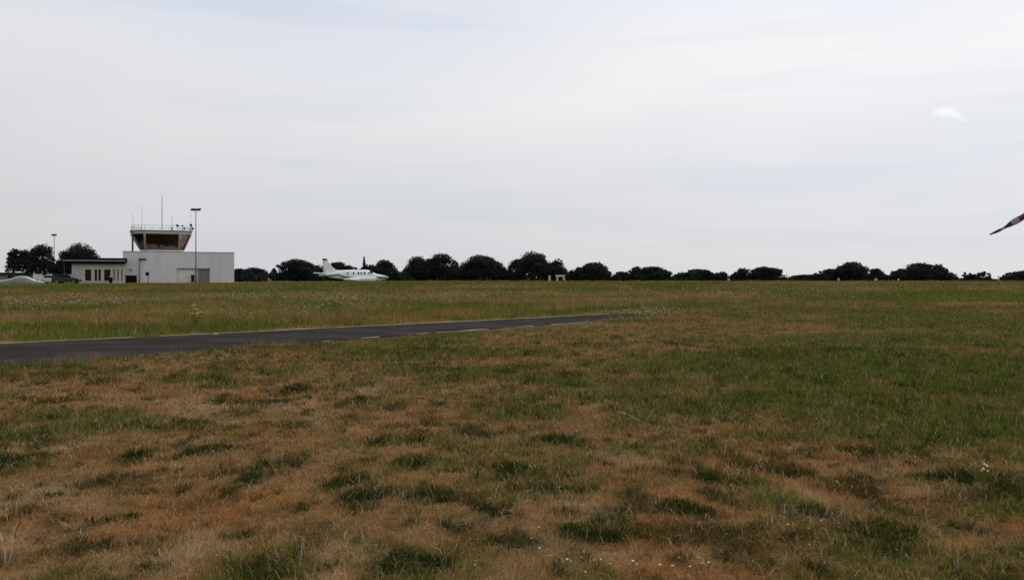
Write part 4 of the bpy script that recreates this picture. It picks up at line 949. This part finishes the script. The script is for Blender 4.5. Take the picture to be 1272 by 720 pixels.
# ------------------------------------------------------------------ single plants
def weed():
    X_w, Y_w = hit(241, 404); zb = float(ground_z(np.array([X_w]), np.array([Y_w]))[0])
    r_ = empty('ragwort_plant', (X_w, Y_w, zb), 0, label='tall yellowish weed standing alone in the grass beyond the road', cat='weed plant')
    r0 = random.Random(3); ym = mat('weed_flower', (.46, .36, .07), .8, .3, 20); sm = mat('weed_stem', (.10, .075, .02), .8, .2, 10); k_ = Y_w / F
    st = MB(); fl = MB(); lf = MB()
    for dx, h in ((0, 25), (1.2, 20), (5.5, 15), (8.5, 16), (3.5, 12), (-2, 14), (7, 11)):
        top = np.array([dx * k_ * 1.0, r0.uniform(-.1, .1), h * k_]); b0 = np.array([dx * k_ * .6, 0, 0.0])
        st.tube([b0, (b0 + top) / 2 + np.array([.01, 0, 0]), top], [.014, .012, .007], 6)
        for j in range(10):
            c = top + np.array([r0.uniform(-.055, .055), r0.uniform(-.055, .055), r0.uniform(-.04, .03)])
            fl.tube([c, c + np.array([0, 0, .014])], [.024, .012], 7); st.tube([top - np.array([0, 0, .06]), c], .003, 4)
        for j in range(9):
            t = r0.uniform(.1, .85); c = b0 + (top - b0) * t; a = r0.uniform(0, 6.28); l_ = r0.uniform(.06, .12); d = np.array([cos(a), sin(a), .3]) * l_; s2 = np.array([-sin(a), cos(a), 0]) * l_ * .2
            lf.add([c, c + d * .5 + s2, c + d, c + d * .5 - s2], [(0, 1, 2, 3)])
    st.build('stem', sm, r_); fl.build('flower_heads', ym, r_); lf.build('leaves', mat('weed_leaf', (.085, .085, .025), .8, .3, 10), r_)
weed()
def stalk(px, row, tops, name, label):
    x, y = hit(px, row); zb = float(ground_z(np.array([x]), np.array([y]))[0]); k_ = y / F
    r_ = empty(name, (x, y, zb - .01), 0, label=label, cat='dry stalk'); mt = mat('straw', (.42, .34, .22), .8, .15, 30)
    for dx, h, bend in tops:
        pts = [(dx * k_ * t + bend * k_ * sin(pi * t), .01 * t, h * k_ * t) for t in np.linspace(0, 1, 8)]
        MB().tube(pts, list(np.linspace(.0035, .0012, 8)), 5).build('stem', mt, r_, True)
        e = np.array(pts[-1]); d = e - np.array(pts[-3]); MB().tube([e - d * .8, e - d * .3, e + d * .5], [.001, .0045, .001], 6).build('seed_head', mt, r_, True)
stalk(6, 700, [(12, 52, -4), (8, 36, 3), (-6, 40, 2)], 'dry_stalk', 'pale bent straw stalk standing tall at the lower left edge')
stalk(800, 524, [(-16, 10, 0), (-26, 14, 5), (10, 16, 0)], 'dry_stalk', 'arched pale straw stalks on the greener patch right of centre')
stalk(500, 478, [(6, 14, 2), (-5, 12, -2)], 'dry_stalk', 'short pale straw sprig left of centre below the road')
def daisies(px, row):
    x, y = hit(px, row); zb = float(ground_z(np.array([x]), np.array([y]))[0]); k_ = y / F
    r_ = empty('daisy_plant', (x, y, zb - .005), 0, label='little clump of white daisies in the turf near the right edge', cat='flower plant')
    wm_ = mat('petal_white', (.75, .73, .66), .7, .05); gm = mat('daisy_stem', (.06, .07, .03), .8, .2); ye = mat('daisy_centre', (.4, .28, .05), .8, .1)
    for dx, h, q in ((0, 10, 1.0), (4, 14, .8), (-3, 8, .8), (5, 7, .9), (1, 16, .7)):
        c = np.array([dx * k_, 0, h * k_]); s = MB().tube([(0, 0, 0), tuple(c * .6 + (.004, 0, 0)), tuple(c)], .0015, 5).build('stem', gm, r_)
        m2 = MB()
        for j in range(11):
            a = 2 * pi * j / 11; d = np.array([cos(a), sin(a) * .6, sin(a) * .7 + .1]) * .013 * q; s2 = np.array([-sin(a), cos(a) * .6, cos(a) * .7]) * .003 * q
            m2.add([c, c + d * .7 + s2, c + d, c + d * .7 - s2], [(0, 1, 2, 3)])
        fh = m2.build('flower_head', wm_, r_); MB().tube([c - (0, .001, 0), c - (0, .004, -.001)], .004 * q, 8).build('centre', ye, fh)
daisies(1222, 588)
# pale stone on the road
xr, yr = hit(268, 416.5)
st = MB(); r0 = random.Random(9)
st.rings([[((.045 + .012 * r0.random()) * f_ * cos(a), .04 * f_ * sin(a), h * .8) for a in np.linspace(0, 2 * pi, 9, endpoint=False)] for h, f_ in ((0, .8), (.03, 1.1), (.06, .9), (.08, .4))])
so_ = st.build('pale_stone', mat('pale_stone', (.35, .34, .3), .9), None, True); so_.location = (xr, yr, float(terrain(xr, yr)) + .012); tag(so_, 'small pale stone lying on the far side of the road', 'stone')
print('BLADES', NT, 'OBJS', len(bpy.data.objects))
